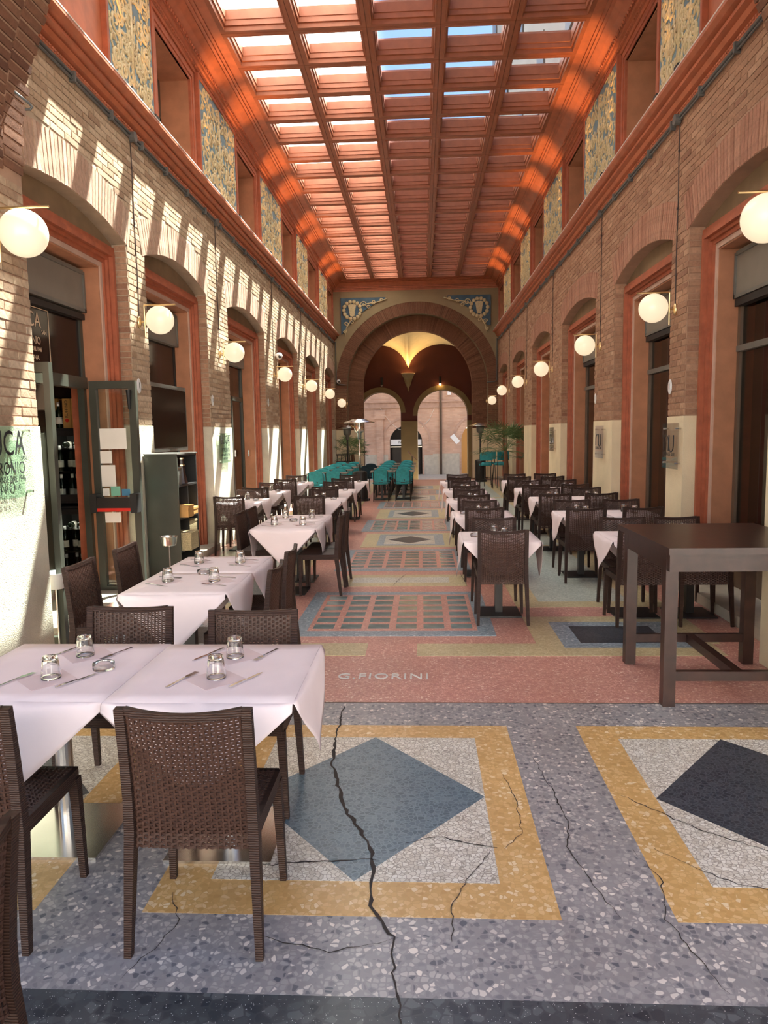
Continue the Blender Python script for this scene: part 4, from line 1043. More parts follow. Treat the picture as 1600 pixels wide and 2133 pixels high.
# ================================================================== FURNITURE
# ---- woven chair --------------------------------------------------
def weave(m, P, nrm, nu, nv, hv, th, amp, warp=0.0035, wn=10):
    """P(u,v)->point on the sheet (0..1), nrm(u,v)->normal; horizontal strands over and under the uprights"""
    for j in range(nv):
        v = (j + 0.5) / nv; rings = []
        for i in range(2 * nu + 1):
            u = i / (2 * nu); c = Vector(P(u, v)); n = Vector(nrm(u, v)); dv = (Vector(P(u, min(1, v + .01))) - Vector(P(u, max(0, v - .01)))).normalized()
            off = amp * (0 if i % 2 == 0 else 1) * (1 if (i // 2 + j) % 2 else -1)
            c = c + n * off; rings.append(len(m.v))
            for (a, b) in ((-1, -1), (1, -1), (1, 1), (-1, 1)): m.v.append(tuple(c + dv * (a * hv) + n * (b * th)))
        for i in range(len(rings) - 1):
            for k in range(4):
                k2 = (k + 1) % 4; m.f.append((rings[i] + k, rings[i] + k2, rings[i + 1] + k2, rings[i + 1] + k)); m.t.append(.5)
    for i in range(nu):
        u = (i + 0.5) / nu
        pts = [P(u, k / wn) for k in range(wn + 1)]; m.bar(pts, (warp, warp), upv=nrm(u, .5))
def ch_y(z):     # side profile of the back
    t = z
    if t < 0.43: return -0.238 + 0.045 * (t / 0.43)
    k = (t - 0.43) / 0.45; return -0.193 - 0.042 * k ** 1.5
def ch_x(z): return 0.226 - 0.016 * min(1, z / 0.5) if z < 0.5 else 0.210 + 0.004 * (z - 0.5)
def make_chair():
    root = empty('rattan_chair', (0, 0, 0), 0, 'x', 'chair')
    def Pb(u, v):
        z = 0.372 + 0.488 * v; x = (u - 0.5) * 2 * (ch_x(z) - 0.014)
        return (x, ch_y(z) - 0.022 * (1 - (2 * u - 1) ** 2) * (0.3 + 0.7 * v), z - 0.016 * (1 - (2 * u - 1) ** 2) * v)
    nb = lambda u, v: (0, -1, 0.0)
    m = MB(); weave(m, Pb, nb, 20, 44, 0.0042, 0.0016, 0.0042); tag(m.build('woven_back', M['rattan'], root, fix=False), kind='stuff')
    m = MB(); m.bar([tuple(Vector(Pb(i / 10, 1.0)) + Vector((0, 0, 0.006))) for i in range(11)], (0.011, 0.013), upv=(0, 0, 1)); m.build('top_rail', M['rattan_frame'], root)
    Ps = lambda u, v: ((u - .5) * 0.415, -0.185 + 0.395 * v, 0.452 - 0.012 * math.sin(PI * u) * math.sin(PI * v))
    m = MB(); weave(m, Ps, lambda u, v: (0, 0, 1), 20, 38, 0.0042, 0.0016, 0.0040); tag(m.build('woven_seat', M['rattan'], root, fix=False), kind='stuff')
    m = MB()
    m.box(-0.215, 0.215, 0.195, 0.222, 0.40, 0.455); m.box(-0.222, -0.2, -0.2, 0.21, 0.40, 0.455); m.box(0.2, 0.222, -0.2, 0.21, 0.40, 0.455); m.box(-0.2, 0.2, -0.175, -0.158, 0.405, 0.445)
    m.build('seat_frame', M['rattan_frame'], root)
    for sg in (-1, 1):
        zs = [0, 0.1, 0.25, 0.43, 0.55, 0.68, 0.8, 0.875]
        m = MB(); m.bar([(sg * ch_x(z), ch_y(z), z) for z in zs], [(0.0125 + 0.005 * min(1, z / .4), 0.014 + 0.008 * min(1, z / .4)) if z < .5 else (0.0165, 0.019 - .006 * (z - .5) / .4) for z in zs], upv=(0, 1, 0)); m.build('rear_leg', M['rattan_frame'], root)
        m = MB(); m.bar([(sg * 0.222, 0.205, 0), (sg * 0.208, 0.200, 0.42)], [(0.0125, 0.0125), (0.019, 0.019)], upv=(0, 1, 0)); m.build('front_leg', M['rattan_frame'], root)
    return root
chair0 = make_chair(); _used = [False]
CHG = {}
def chair(x, yb, face, label, group='woven rattan chairs'):
    """x,yb: where the top of the back is; face: direction the sitter looks ('N' away from camera, 'S' to the camera, 'E','W')"""
    rz = {'N': 0, 'S': PI, 'E': -PI / 2, 'W': PI / 2}[face] if isinstance(face, str) else face
    off = Vector((0, 0.235, 0)); off.rotate(Euler((0, 0, rz)))
    loc = (x + off.x, yb + off.y, 0)
    jig = R.uniform(-0.02, 0.02)
    if not _used[0]:
        _used[0] = True; chair0.location = loc; chair0.rotation_euler = (0, 0, rz); chair0['label'] = label; chair0['group'] = group; return chair0
    return dup(chair0, loc, rz + jig, label, group)

# ---- tables -------------------------------------------------------
def make_table(w, d, metal, colr):
    o = empty('dining_table', (0, 0, 0), 0, 'x', 'table')
    m = MB(); m.box(-w / 2 + .01, w / 2 - .01, -d / 2 + .01, d / 2 - .01, 0.715, 0.745); m.build('tabletop', M['dark_wood'], o)
    m = MB()
    if metal == 'steel': m.lathe([(0.038, 0.012), (0.038, 0.70)], 20)
    else: m.box(-0.035, 0.035, -0.035, 0.035, 0.012, 0.70)
    m.build('column', M[colr], o, smooth=False)
    m = MB(); h = 0.225 if metal == 'steel' else 0.2; m.box(-h, h, -h, h, 0.0, 0.014); m.build('base_plate', M[colr], o)
    m = MB(); m.box(-0.18, 0.18, -0.02, 0.02, 0.69, 0.715); m.box(-0.02, 0.02, -0.18, 0.18, 0.69, 0.715); m.build('spider', M['black_metal'], o)
    return o
def make_cloth(w, d, drop, seed):
    rr = random.Random(seed); m = MB(); z = 0.749; n = 14
    hw, hd = w / 2, d / 2
    g = 8
    for i in range(g):
        for j in range(g):
            x0, x1 = -hw + w * i / g, -hw + w * (i + 1) / g; y0, y1 = -hd + d * j / g, -hd + d * (j + 1) / g
            m.quad((x0, y0, z), (x1, y0, z), (x1, y1, z), (x0, y1, z))
    for (ax, nx_, L_) in (((1, 0), (0, -1), w), ((0, 1), (1, 0), d), ((-1, 0), (0, 1), w), ((0, -1), (-1, 0), d)):
        half = (hd if ax[0] else hw); hl = L_ / 2; ph = rr.uniform(0, 6); am = rr.uniform(0.6, 1.3)
        rows = 7; grid = []
        for i in range(n + 1):
            u = -hl + L_ * i / n; dp = max(0.02, drop * (1 - abs(u) / hl) + 0.03) ; colp = []
            for j in range(rows + 1):
                t = j / rows; s_ = dp * t
                outw = 0.004 + 0.012 * min(1, s_ / .03) + 0.03 * t * (dp / drop) + 0.013 * am * t * math.sin(u * 17 + ph) * (dp / drop)
                zz = z - (0.0 if s_ < 1e-6 else s_)
                px = ax[0] * u + nx_[0] * (half + (0 if j == 0 else outw)); py = ax[1] * u + nx_[1] * (half + (0 if j == 0 else outw))
                colp.append((px, py, zz))
            grid.append(colp)
        for i in range(n):
            for j in range(rows): m.quad(grid[i][j], grid[i + 1][j], grid[i + 1][j + 1], grid[i][j + 1])
    me = m.mesh('tablecloth', M['cloth'], smooth=True)
    bm = bmesh.new(); bm.from_mesh(me); bmesh.ops.remove_doubles(bm, verts=bm.verts, dist=0.0005); bmesh.ops.recalc_face_normals(bm, faces=bm.faces); bm.to_mesh(me); bm.free()
    return me
_t, _c = {}, {}
def table(x, y, label, clabel, w=0.72, d=0.72, metal='square', drop=0.36, rz=0.0, group='restaurant dining tables'):
    key = (w, d, metal)
    if key not in _t:
        _t[key] = make_table(w, d, metal, 'steel' if metal == 'steel' else 'black_metal'); o = _t[key]; o.location = (x, y, 0); o.rotation_euler = (0, 0, rz); o['label'] = label; o['group'] = group
    else: o = dup(_t[key], (x, y, 0), rz, label, group)
    ck = (w, d, drop, R.randrange(3))
    if ck not in _c: _c[ck] = make_cloth(w, d, drop, ck[3] + 5)
    c = ob('tablecloth', _c[ck], None, (x, y, 0), rz); mod = c.modifiers.new('thick', 'SOLIDIFY'); mod.thickness = 0.0018; mod.offset = 1
    tag(c, clabel, 'tablecloth', 'pale pink tablecloths'); return o

# ---- table ware ---------------------------------------------------
TZ = 0.7515
def tumbler_mesh():
    m = MB(); n = 36
    wob = lambda k, z: 1 - (0.035 if (k % 4 in (0,)) and 0.03 < z < 0.085 else 0.0)
    prof = [(0.040, 0.0), (0.0405, 0.012), (0.0375, 0.035), (0.034, 0.07), (0.0305, 0.090), (0.029, 0.095), (0.001, 0.095), (0.001, 0.083), (0.024, 0.082), (0.0285, 0.075), (0.0325, 0.045), (0.037, 0.012), (0.0375, 0.0)]
    m.lathe(prof, n, closed=True, wob=wob); return m.mesh('tumbler', M['glass'], smooth=True)
_tm = tumbler_mesh()
def tumbler(x, y, label, z=TZ, sc=1.0):
    o = ob('tumbler', _tm, None, (x, y, z + 0.0006), R.uniform(0, 6)); o.scale = (sc, sc, sc); return tag(o, label, 'glass', 'upturned glass tumblers')
m = MB(); m.lathe([(0.044, 0), (0.047, 0.006), (0.046, 0.03), (0.041, 0.032), (0.041, 0.009), (0.001, 0.009)], 28, closed=False); _ash = m.mesh('ashtray', M['glass'], smooth=True)
def ashtray(x, y, label): return tag(ob('ashtray', _ash, None, (x, y, TZ + 0.0006)), label, 'ashtray', 'round glass ashtrays')
m = MB(); m.box(-0.095, 0.095, -0.095, 0.095, 0, 0.0012); _nap = m.mesh('napkin', M['napkin'])
def napkin(x, y, label, rz=PI / 4): return tag(ob('napkin', _nap, None, (x, y, TZ), rz), label, 'napkin', 'folded paper napkins')
def knife_mesh():
    m = MB(); m.bar([(0, -0.105, 0.004), (0, -0.06, 0.0045), (0, 0.0, 0.004)], [(0.0065, 0.003), (0.007, 0.0035), (0.0045, 0.0025)]); m.prism([(-0.005, 0.0), (0.006, 0.0), (0.010, 0.03), (0.009, 0.075), (0.002, 0.105), (-0.004, 0.08)], 'z', 0.002, 0.0045); return m.mesh('knife', M['silver'])
def fork_mesh():
    m = MB(); m.bar([(0, -0.10, 0.003), (0, -0.05, 0.0035), (0, 0.02, 0.006)], [(0.0065, 0.0015), (0.005, 0.002), (0.0035, 0.002)]); m.prism([(-0.004, 0.015), (0.004, 0.015), (0.011, 0.04), (0.011, 0.055), (-0.011, 0.055), (-0.011, 0.04)], 'z', 0.004, 0.0065)
    for i in range(4): x = -0.0092 + 0.0061 * i; m.box(x - 0.0018, x + 0.0018, 0.054, 0.098, 0.003, 0.0055)
    return m.mesh('fork', M['silver'])
_kn, _fo = knife_mesh(), fork_mesh()
def setting(x, y, rz, where):
    """place setting for a sitter looking along rz (0 = +Y)"""
    c, s = math.cos(rz), math.sin(rz); W = lambda dx, dy: (x + dx * c - dy * s, y + dx * s + dy * c)
    napkin(x, y, 'pale pink napkin, %s' % where, rz + PI / 4 + R.uniform(-.06, .06))
    tumbler(*W(R.uniform(-.01, .01), 0.02), 'upturned glass tumbler, %s' % where, TZ + 0.0012)
    tag(ob('fork', _fo, None, (*W(-0.135, -0.01), TZ), rz - 0.35), 'steel fork, %s' % where, 'fork', 'steel forks')
    tag(ob('knife', _kn, None, (*W(0.135, -0.01), TZ), rz - 0.45), 'steel knife, %s' % where, 'knife', 'steel knives')

# table pair in the left foreground
table(-0.865, 3.02, 'foreground table with polished steel column, right one of the pair', 'pale pink tablecloth on the right one of the foreground table pair', 0.735, 0.77, 'steel', 0.33)
table(-1.605, 3.03, 'foreground table with polished steel column, left one of the pair', 'pale pink tablecloth on the left one of the foreground table pair', 0.735, 0.77, 'steel', 0.33)
chair(-0.79, 2.262, 'N', 'large brown woven chair in the foreground, back to the camera')
chair(-1.60, 2.262, 'N', 'brown woven chair at the left foreground table, cut by the picture edge')
chair(-0.865, 3.60, 'S', 'brown woven chair facing the camera behind the right foreground table')
chair(-1.54, 3.68, 'S', 'brown woven chair facing the camera behind the left foreground table')
chair(-0.985, 1.385, 'W', 'brown woven chair at the lower left corner, only its side seen')
setting(-0.87, 2.90, 0, 'near side of the right foreground table'); setting(-0.86, 3.22, PI, 'far side of the right foreground table')
setting(-1.58, 2.89, 0, 'near side of the left foreground table'); setting(-1.57, 3.24, PI, 'far side of the left foreground table')
ashtray(-1.40, 3.03, 'round glass ashtray on the left foreground table')
# second pair on the left
for k, (y, w_) in enumerate(((4.875, 'nearer'), (5.59, 'farther'))):
    table(-1.615, y, 'dark table, %s one of the second pair on the left' % w_, 'pale tablecloth on the %s one of the second table pair on the left' % w_, 0.70, 0.71, 'square', 0.36)
    setting(-1.80, y + 0.05, -PI / 2, 'wall side of the %s table of the second left pair' % w_); setting(-1.43, y + 0.05, PI / 2, 'aisle side of the %s table of the second left pair' % w_)
chair(-2.46, 5.02, 'E', 'woven chair, nearer of two on the wall side, second left table pair')
chair(-2.44, 5.79, 'E', 'woven chair, farther of two on the wall side, second left table pair')
chair(-1.0, 4.86, 'W', 'woven chair, nearer of two on the aisle side, second left table pair')
chair(-1.03, 5.60, 'W', 'woven chair, farther of two on the aisle side, second left table pair')
ashtray(-1.61, 5.2, 'round glass ashtray on the second left table pair')
# third pair
for k, (y, w_) in enumerate(((8.0, 'nearer'), (8.69, 'farther'))):
    table(-1.50, y, 'dark table, %s one of the third pair on the left' % w_, 'pale tablecloth on the %s one of the third table pair on the left' % w_, 0.70, 0.69, 'square', 0.36)
    setting(-1.68, y + 0.03, -PI / 2, 'wall side of the %s table of the third left pair' % w_); setting(-1.32, y + 0.03, PI / 2, 'aisle side of the %s table of the third left pair' % w_)
chair(-2.11, 8.26, 'E', 'woven chair, nearer of two on the wall side, third left table pair')
chair(-2.09, 8.74, 'E', 'woven chair, farther of two on the wall side, third left table pair')
chair(-0.90, 7.98, 'W', 'woven chair, nearer of two on the aisle side, third left table pair')
chair(-0.88, 8.46, 'W', 'woven chair, farther of two on the aisle side, third left table pair')
ashtray(-1.50, 8.35, 'round glass ashtray on the third left table pair')
ORD = ['first', 'second', 'third', 'fourth', 'fifth']
# two rows of tables farther left
for i, (y, yn, yf) in enumerate(((11.08, 10.45, 11.70), (12.80, 12.18, 13.42), (14.98, 14.40, 15.60))):
    for (x, wd) in ((-1.56, 'aisle'), (-2.765, 'wall')):
        x += 0.06 if (i == 2 and wd == 'aisle') else 0.1 if (i == 2) else 0
        nm = '%s far left table of the %s row' % (ORD[i], wd)
        table(x, y, 'dark table, ' + nm, 'pale tablecloth, ' + nm, 0.70, 0.70, 'square', 0.36)
        chair(x - 0.08 + (0.02 if wd == 'wall' else 0), yn, 'N', 'dark woven chair, back to camera, ' + nm)
        chair(x - 0.05, yf, 'S', 'dark woven chair facing the camera, ' + nm)
        tumbler(x - 0.05, y - 0.1, 'upturned tumbler, near side, ' + nm); tumbler(x + 0.02, y + 0.2, 'upturned tumbler, far side, ' + nm); ashtray(x + 0.2, y, 'glass ashtray, ' + nm)
# right side: single row by the aisle
for i, (yn, yf) in enumerate(((6.52, 7.48), (8.49, 9.40), (10.27, 11.24), (12.06, 13.13), (14.27, 15.23))):
    y = (yn + yf) / 2; nm = '%s aisle table on the right' % ORD[i]
    table(0.725, y, 'dark table with black column, ' + nm, 'pale pink tablecloth, ' + nm, 0.70, 0.70, 'square', 0.36)
    chair(0.72, yn, 'N', 'brown woven chair, back to camera, at the ' + nm); chair(0.73, yf, 'S', 'brown woven chair facing the camera at the ' + nm)
    tumbler(0.70, y + 0.12, 'upturned tumbler, left of two on the ' + nm); tumbler(0.78, y - 0.03, 'upturned tumbler, right of two on the ' + nm); ashtray(0.50, y - 0.02, 'glass ashtray on the ' + nm)
# right side: double tables by the wall
for i, (yn, yf) in enumerate(((6.46, 7.42), (8.36, 9.35), (10.31, 11.33), (12.08, 13.16), (14.18, 15.10))):
    y = (yn + yf) / 2
    for (x, xw, wd) in ((1.93 + (0.06 if i == 0 else -0.02), 1.93 + (0.06 if i == 0 else -0.02), 'inner'), (2.51, 2.47, 'wall-side')):
        nm = '%s table, %s pair by the right wall' % (wd, ORD[i])
        if wd == 'wall-side': xt = 2.505 + (0.01 if i == 0 else -0.02)
        else: xt = x
        table(xt, y, 'dark table, ' + nm, 'pale pink tablecloth, ' + nm, 0.56, 0.70, 'square', 0.30)
        chair(xw + (0.03 if wd == 'wall-side' else -0.05), yn, 'N', 'brown woven chair, back to camera, ' + nm)
        chair(xw + (0.04 if wd == 'wall-side' else -0.02) + (0.03 if i == 0 else 0), yf, 'S', 'brown woven chair facing the camera, ' + nm)
        tumbler(xt - 0.03, y + 0.14, 'upturned tumbler, far one, ' + nm); tumbler(xt + 0.05, y - 0.02, 'upturned tumbler, near one, ' + nm)
        if wd == 'inner':
            o = ob('knife', _kn, None, (xt - 0.12, y - 0.08, TZ), 0.9); tag(o, 'dark knife, ' + nm, 'knife', 'steel knives')
# ---- tall dark wooden table, right foreground ---------------------
tt = empty('bar_table', (1.985, 5.01, 0), 0, 'tall dark wooden bar table in the right foreground', 'table')
m = MB(); m.box(-0.51, 0.49, -0.60, 0.56, 1.0, 1.04); m.build('tabletop', M['dark_wood'], tt)
m = MB(); m.box(-0.47, 0.45, -0.51, -0.48, 0.88, 1.0); m.box(-0.47, 0.45, 0.47, 0.50, 0.88, 1.0); m.box(-0.475, -0.44, -0.512, 0.502, 0.88, 1.0); m.box(0.42, 0.455, -0.512, 0.502, 0.88, 1.0); m.build('apron', M['dark_wood'], tt)
for sx in (-0.44, 0.42):
    for sy in (-0.42, 0.44):
        m = MB(); m.box(sx - 0.038, sx + 0.038, sy - 0.038, sy + 0.038, 0, 1.0); m.build('leg', M['dark_wood'], tt)
for sy in (-0.42, 0.44):
    m = MB(); m.box(-0.41, 0.39, sy - 0.022, sy + 0.022, 0.165, 0.225); m.build('stretcher', M['dark_wood'], tt)
m = MB(); m.box(-0.03, 0.03, -0.40, 0.42, 0.165, 0.225); m.build('stretcher', M['dark_wood'], tt)

# ---- teal chairs and their tables at the back ---------------------
def make_teal(mat, name='teal_chair'):
    o = empty(name, (0, 0, 0), 0, 'x', 'chair')
    m = MB()
    n = 20; P = []
    for yy in (-0.235, -0.195):
        ring = []
        for i in range(n):
            t = 2 * PI * i / n; x = 0.225 * abs(math.cos(t)) ** 0.75 * (1 if math.cos(t) > 0 else -1); z = 0.66 + 0.165 * abs(math.sin(t)) ** 0.8 * (1 if math.sin(t) > 0 else -1)
            ring.append((x, yy + 0.05 * (x / 0.225) ** 2 - 0.12 * (z - 0.66) * .3, z))
        P.append(ring)
    n0 = len(m.v); m.v += P[0] + P[1]
    m.f.append(tuple(n0 + i for i in range(n))); m.f.append(tuple(n0 + n + i for i in reversed(range(n)))); m.t += [.5, .5]
    for i in range(n): j = (i + 1) % n; m.f.append((n0 + i, n0 + n + i, n0 + n + j, n0 + j)); m.t.append(.5)
    m.build('backrest', mat, o)
    m = MB(); m.lathe([(0.20, 0.43), (0.225, 0.445), (0.23, 0.47), (0.20, 0.485), (0.001, 0.49)], 20); m.build('seat', mat, o, smooth=True)
    for sx in (-1, 1):
        m = MB(); m.tube([(sx * 0.19, -0.21, 0), (sx * 0.185, -0.19, 0.45), (sx * 0.185, -0.245, 0.78)], 0.011, 6); m.build('rear_leg', M['black_metal'], o)
        m = MB(); m.tube([(sx * 0.19, 0.2, 0), (sx * 0.17, 0.17, 0.45)], 0.011, 6); m.build('front_leg', M['black_metal'], o)
    m = MB(); m.box(-0.05, 0.05, -0.22, -0.20, 0.48, 0.56); m.build('back_bracket', M['black_metal'], o)
    return o
tc0 = make_teal(M['teal']); tu = [False]
def teal(x, y, rz, label):
    if not tu[0]:
        tu[0] = True; tc0.location = (x, y, 0); tc0.rotation_euler = (0, 0, rz); tc0['label'] = label; tc0['group'] = 'teal upholstered chairs'; return
    dup(tc0, (x, y, 0), rz, label, 'teal upholstered chairs')
def make_ttable():
    o = empty('bistro_table', (0, 0, 0), 0, 'x', 'table')
    m = MB(); m.box(-0.3, 0.3, -0.3, 0.3, 0.725, 0.75); m.build('tabletop', M['shutter'], o)
    m = MB(); m.box(-0.03, 0.03, -0.03, 0.03, 0.012, 0.725); m.build('column', M['black_metal'], o); m = MB(); m.box(-0.2, 0.2, -0.2, 0.2, 0, 0.012); m.build('base_plate', M['black_metal'], o)
    return o
bt0 = None
ROWS = ['front', 'second', 'third', 'fourth']
for bx_, xs_, wd in ((-1.07, (-1.07, -0.50), 'right block'), (-2.65, (-2.66, -2.22), 'left block')):
    for i, y in enumerate((19.25, 20.75, 22.3, 23.85)):
        for k, x in enumerate(xs_):
            cl = 'left column' if k == 0 else 'right column'; nm = '%s, %s, %s' % (ROWS[i] + ' table', cl, wd)
            if wd == 'left block': y2 = y - 0.55
            else: y2 = y
            lab = 'small bistro table among teal chairs, ' + nm
            if bt0 is None:
                bt0 = make_ttable(); bt0.location = (x, y2, 0); bt0['label'] = lab; bt0['group'] = 'bistro tables at the back'
            else: dup(bt0, (x, y2, 0), 0, lab, 'bistro tables at the back')
            teal(x, y2 - 0.40, 0, 'teal velvet chair, back to camera, ' + nm); teal(x, y2 + 0.40, PI, 'teal velvet chair facing the camera, ' + nm)
nv0 = make_teal(M['navy_fab'], 'dark_stool'); nv0.location = (-1.72, 20.55, 0.10); nv0.location = (-1.66, 21.3, 0); nv0.rotation_euler = (0, 0, 0.4); nv0['label'] = 'dark velvet chair standing alone behind the bright patio heater, left one'; nv0['group'] = 'dark chairs behind the heater'
dup(nv0, (-1.45, 22.2, 0), -2.4, 'dark velvet chair standing alone behind the bright patio heater, right one')

# ================================================================== LAMPS, CABLES, FITTINGS
def make_lamp():
    """arm along local +Y (out of the wall), origin on the wall at plate height"""
    o = empty('globe_wall_lamp', (0, 0, 0), 0, 'x', 'lamp')
    m = MB(); m.ball((0, 0.012, 0), 0.055, 14, (0.8, 0.45, 1.25)); m.build('wall_plate', M['brass'], o, smooth=True)
    m = MB(); m.tube([(0, 0.0, 0), (0, 0.075, 0)], 0.008, 8); m.build('stem', M['brass'], o)
    m = MB(); m.tube([(0, 0.075, -0.17), (0, 0.075, 0.185)], 0.008, 8); m.build('upright_rod', M['brass'], o)
    m = MB(); m.tube([(0, 0.07, 0.185), (0, 0.435, 0.185)], 0.0085, 8); m.build('arm_rod', M['brass'], o)
    m = MB(); m.ball((0, 0.25, 0.017), 0.157, 32); m.build('globe', M['lamp_globe'], o, smooth=True)
    return o
lamp0 = None
def lamp(loc, rz, label):
    global lamp0
    if lamp0 is None:
        lamp0 = make_lamp(); lamp0.location = loc; lamp0.rotation_euler = (0, 0, rz); lamp0['label'] = label; lamp0['group'] = 'opal globe wall lamps'; return
    dup(lamp0, loc, rz, label, 'opal globe wall lamps')
LY_L, LY_R = (8.31, 11.62, 15.9, 19.75, 23.7), (8.41, 11.83, 16.05, 19.9, 23.8)
lamp((SPL.x(0.0), 4.97, 3.12), -PI / 2, 'opal globe lamp on the front left pier, largest on the left')
lamp((SPR.x(0.0), 5.09, 3.10), PI / 2, 'opal globe lamp on the front right pier, cut by the picture edge')
for i in range(5):
    lamp((XL, LY_L[i], 3.05 - 0.01 * i), -PI / 2, 'opal globe lamp on the left brick wall, %s past the front pier' % ORD[i])
    lamp((XR, LY_R[i], 3.06 - 0.01 * i), PI / 2, 'opal globe lamp on the right brick wall, %s past the front pier' % ORD[i])
lamp((-2.75, YE, 2.85), PI - 0.9, 'opal globe lamp on the left pier of the end arch'); lamp((2.38, YE, 2.85), PI + 0.9, 'opal globe lamp on the right pier of the end arch')
for side, wd, LY in ((SL, 'left', LY_L), (SR, 'right', LY_R)):
    o = empty('cable_conduit', (side.x(-0.032), 5.5, 5.05), 0, 'grey conduit with junction boxes running under the %s cornice' % wd, 'conduit', 'conduits under the cornices')
    wx_ = lambda y: y - 5.5
    m = MB(); m.tube([(0, 0, 0.02), (0, YE - 5.6, 0.02)], 0.016, 8); m.build('pipe', M['conduit'], o)
    m = MB(); m.tube([(-side.out * 0.0, 0, -0.02), (0, YE - 5.6, -0.02)], 0.011, 8); m.build('pipe', M['conduit'], o)
    y = 0.6
    while y < YE - 6: m = MB(); m.box(-0.03, 0.03, y, y + 0.03, -0.045, 0.05); m.build('clip', M['conduit'], o); y += 0.82
    for ly in LY:
        m = MB(); m.tube([(side.out * 0.018, wx_(ly), 0), (-side.out * 0.045, wx_(ly), 0)], 0.055, 14); m.build('junction_box', M['conduit'], o)
        c = empty('lamp_cable', (side.x(-0.012), ly, 3.12), 0, 'thin brown cable down to the %s wall lamp, %s past the front pier' % (wd, ORD[LY.index(ly)]), 'cable', 'cables feeding the wall lamps')
        m = MB(); m.tube([(0, 0, 0), (0, 0.012, 0.5), (0, -0.006, 1.1), (0, 0.008, 1.6), (0, 0, 1.9)], 0.006, 6); m.build('cord', M['cable'], c)
        for z in (0.3, 1.0, 1.6): m = MB(); m.box(-0.01, 0.01, -0.012, 0.012, z, z + 0.02); m.build('cord_clip', M['cable'], c)
for x, wd in ((XL + 0.06, 'left'), (XR - 0.06, 'right')):
    c = empty('corner_conduit', (x, YE - 0.06, 3.5), 0, 'grey conduit running down the %s corner of the end wall' % wd, 'conduit', 'conduits in the end corners')
    sg = 1 if x < 0 else -1
    m = MB(); m.tube([(0, 0, 1.6), (0, 0, 0.1), (sg * 0.08, 0, 0.05), (sg * 0.36, 0, 0.03)], 0.018, 8); m.build('pipe', M['conduit'], c)
# warm uplighters standing on the lower cornice
for side, wd in ((SL, 'left'), (SR, 'right')):
    for i, (a, b) in enumerate(UPP):
        for k, y in enumerate((a + 0.35, b - 0.35)):
            u = empty('uplighter', (side.x(-0.155), y, 5.398), 0, 'small black uplighter on the %s cornice, %s one under the %s panel' % (wd, 'nearer' if k == 0 else 'farther', ORD[i]), 'lamp', 'uplighters on the cornices')
            m = MB(); m.box(-0.03, 0.03, -0.06, 0.06, 0, 0.05); m.build('housing', M['black'], u)
            L = bpy.data.lights.new('uplight', 'SPOT'); L.energy = 70; L.color = (1.0, 0.47, 0.14); L.spot_size = 0.85; L.spot_blend = 0.9; L.shadow_soft_size = 0.03
            ob('uplight', L, u, (0, 0, 0.065), (PI, -side.out * 0.21, 0))
# enamel number discs
for (x, y, z, s_, wd) in ((SL.x(-0.012), 8.2, 2.33, 1, 'first left pier'), (SL.x(-0.012), 11.12, 2.29, 1, 'second left pier'), (SL.x(-0.012), 15.22, 2.42, 1, 'third left pier'), (SR.x(-0.012), 8.52, 2.22, -1, 'first right pier'), (SR.x(-0.012), 12.1, 2.25, -1, 'second right pier')):
    p = empty('number_disc', (x, y, z), 0, 'white oval enamel house number on the ' + wd, 'plaque', 'enamel house numbers')
    m = MB(); m.ball((0, 0, 0), 0.085, 18, (0.08, 0.8, 1.0)); m.build('disc', M['white'], p, smooth=True)
    text('numeral', '1', 0.1, M['ink'], p, (0.0085 * s_, 0, 0), ROT_L if s_ > 0 else ROT_R, 0.001)
for (x, y, z, lab) in ((SL.x(-0.10), 16.1, 3.46, 'white dome security camera above the third left lamp'), (-3.05, YE - 0.12, 3.66, 'white dome security camera in the far left corner')):
    c = empty('security_camera', (x, y, z), 0, lab, 'camera', 'dome cameras')
    m = MB(); m.ball((0, 0, 0), 0.075, 14); m.build('housing', M['white'], c, smooth=True); m = MB(); m.ball((0.02, -0.055, -0.02), 0.035, 10); m.build('lens', M['black'], c, smooth=True)
    m = MB(); m.box(-0.10, 0.0, -0.02, 0.02, 0.0, 0.05) if y < 20 else m.box(-0.02, 0.02, 0, 0.12, 0.0, 0.05); m.build('bracket', M['white'], c)
rod = empty('tie_rod', (-2.95, 5.30, 4.28), 0, 'bent iron rod sticking out of the front left arch', 'rod')
m = MB(); m.tube([(-0.05, 0, 0.04), (0.12, 0.01, -0.10), (0.20, 0.02, -0.165), (0.215, 0.02, -0.185), (0.20, 0.02, -0.20), (0.165, 0.02, -0.20)], 0.009, 8); m.build('bar', M['conduit'], rod)
# glass signs
s1 = empty('restaurant_sign', (SPL.x(-0.05), 4.88, 1.345), 0, 'greenish glass restaurant sign on the sunlit front left pier', 'sign')
m = MB(); m.box(-0.006, 0.006, -0.36, 0.36, 0, 0.5); m.build('glass_plate', M['glass_sign'], s1)
for (bdy, z, sz, sx, sp) in (('BUCA', 0.375, 0.25, 0.80, 1.0), ('SAN', 0.275, 0.05, 0.8, 1.0), ('PETRONIO', 0.205, 0.125, 0.80, 1.05), ('RISTORANTE DAL 1946', 0.13, 0.068, 0.72, 1.0), ('BOLOGNA', 0.07, 0.052, 0.85, 2.0)):
    text('lettering', bdy, sz, M['ink'], s1, (0.0065, 0.0 + (0.24 if bdy == 'SAN' else 0), z), ROT_L, 0.0006, sx=sx, space=sp)
for (y, z) in ((-.33, .03), (.33, .03), (-.33, .47), (.33, .47)): m = MB(); m.tube([(-0.05, y, z), (0.012, y, z)], 0.010, 10); m.build('standoff', M['steel'], s1)
m = MB(); m.box(-0.048, -0.036, -0.36, 0.22, -0.10, -0.07); m.build('green_tape', M['green'], s1)
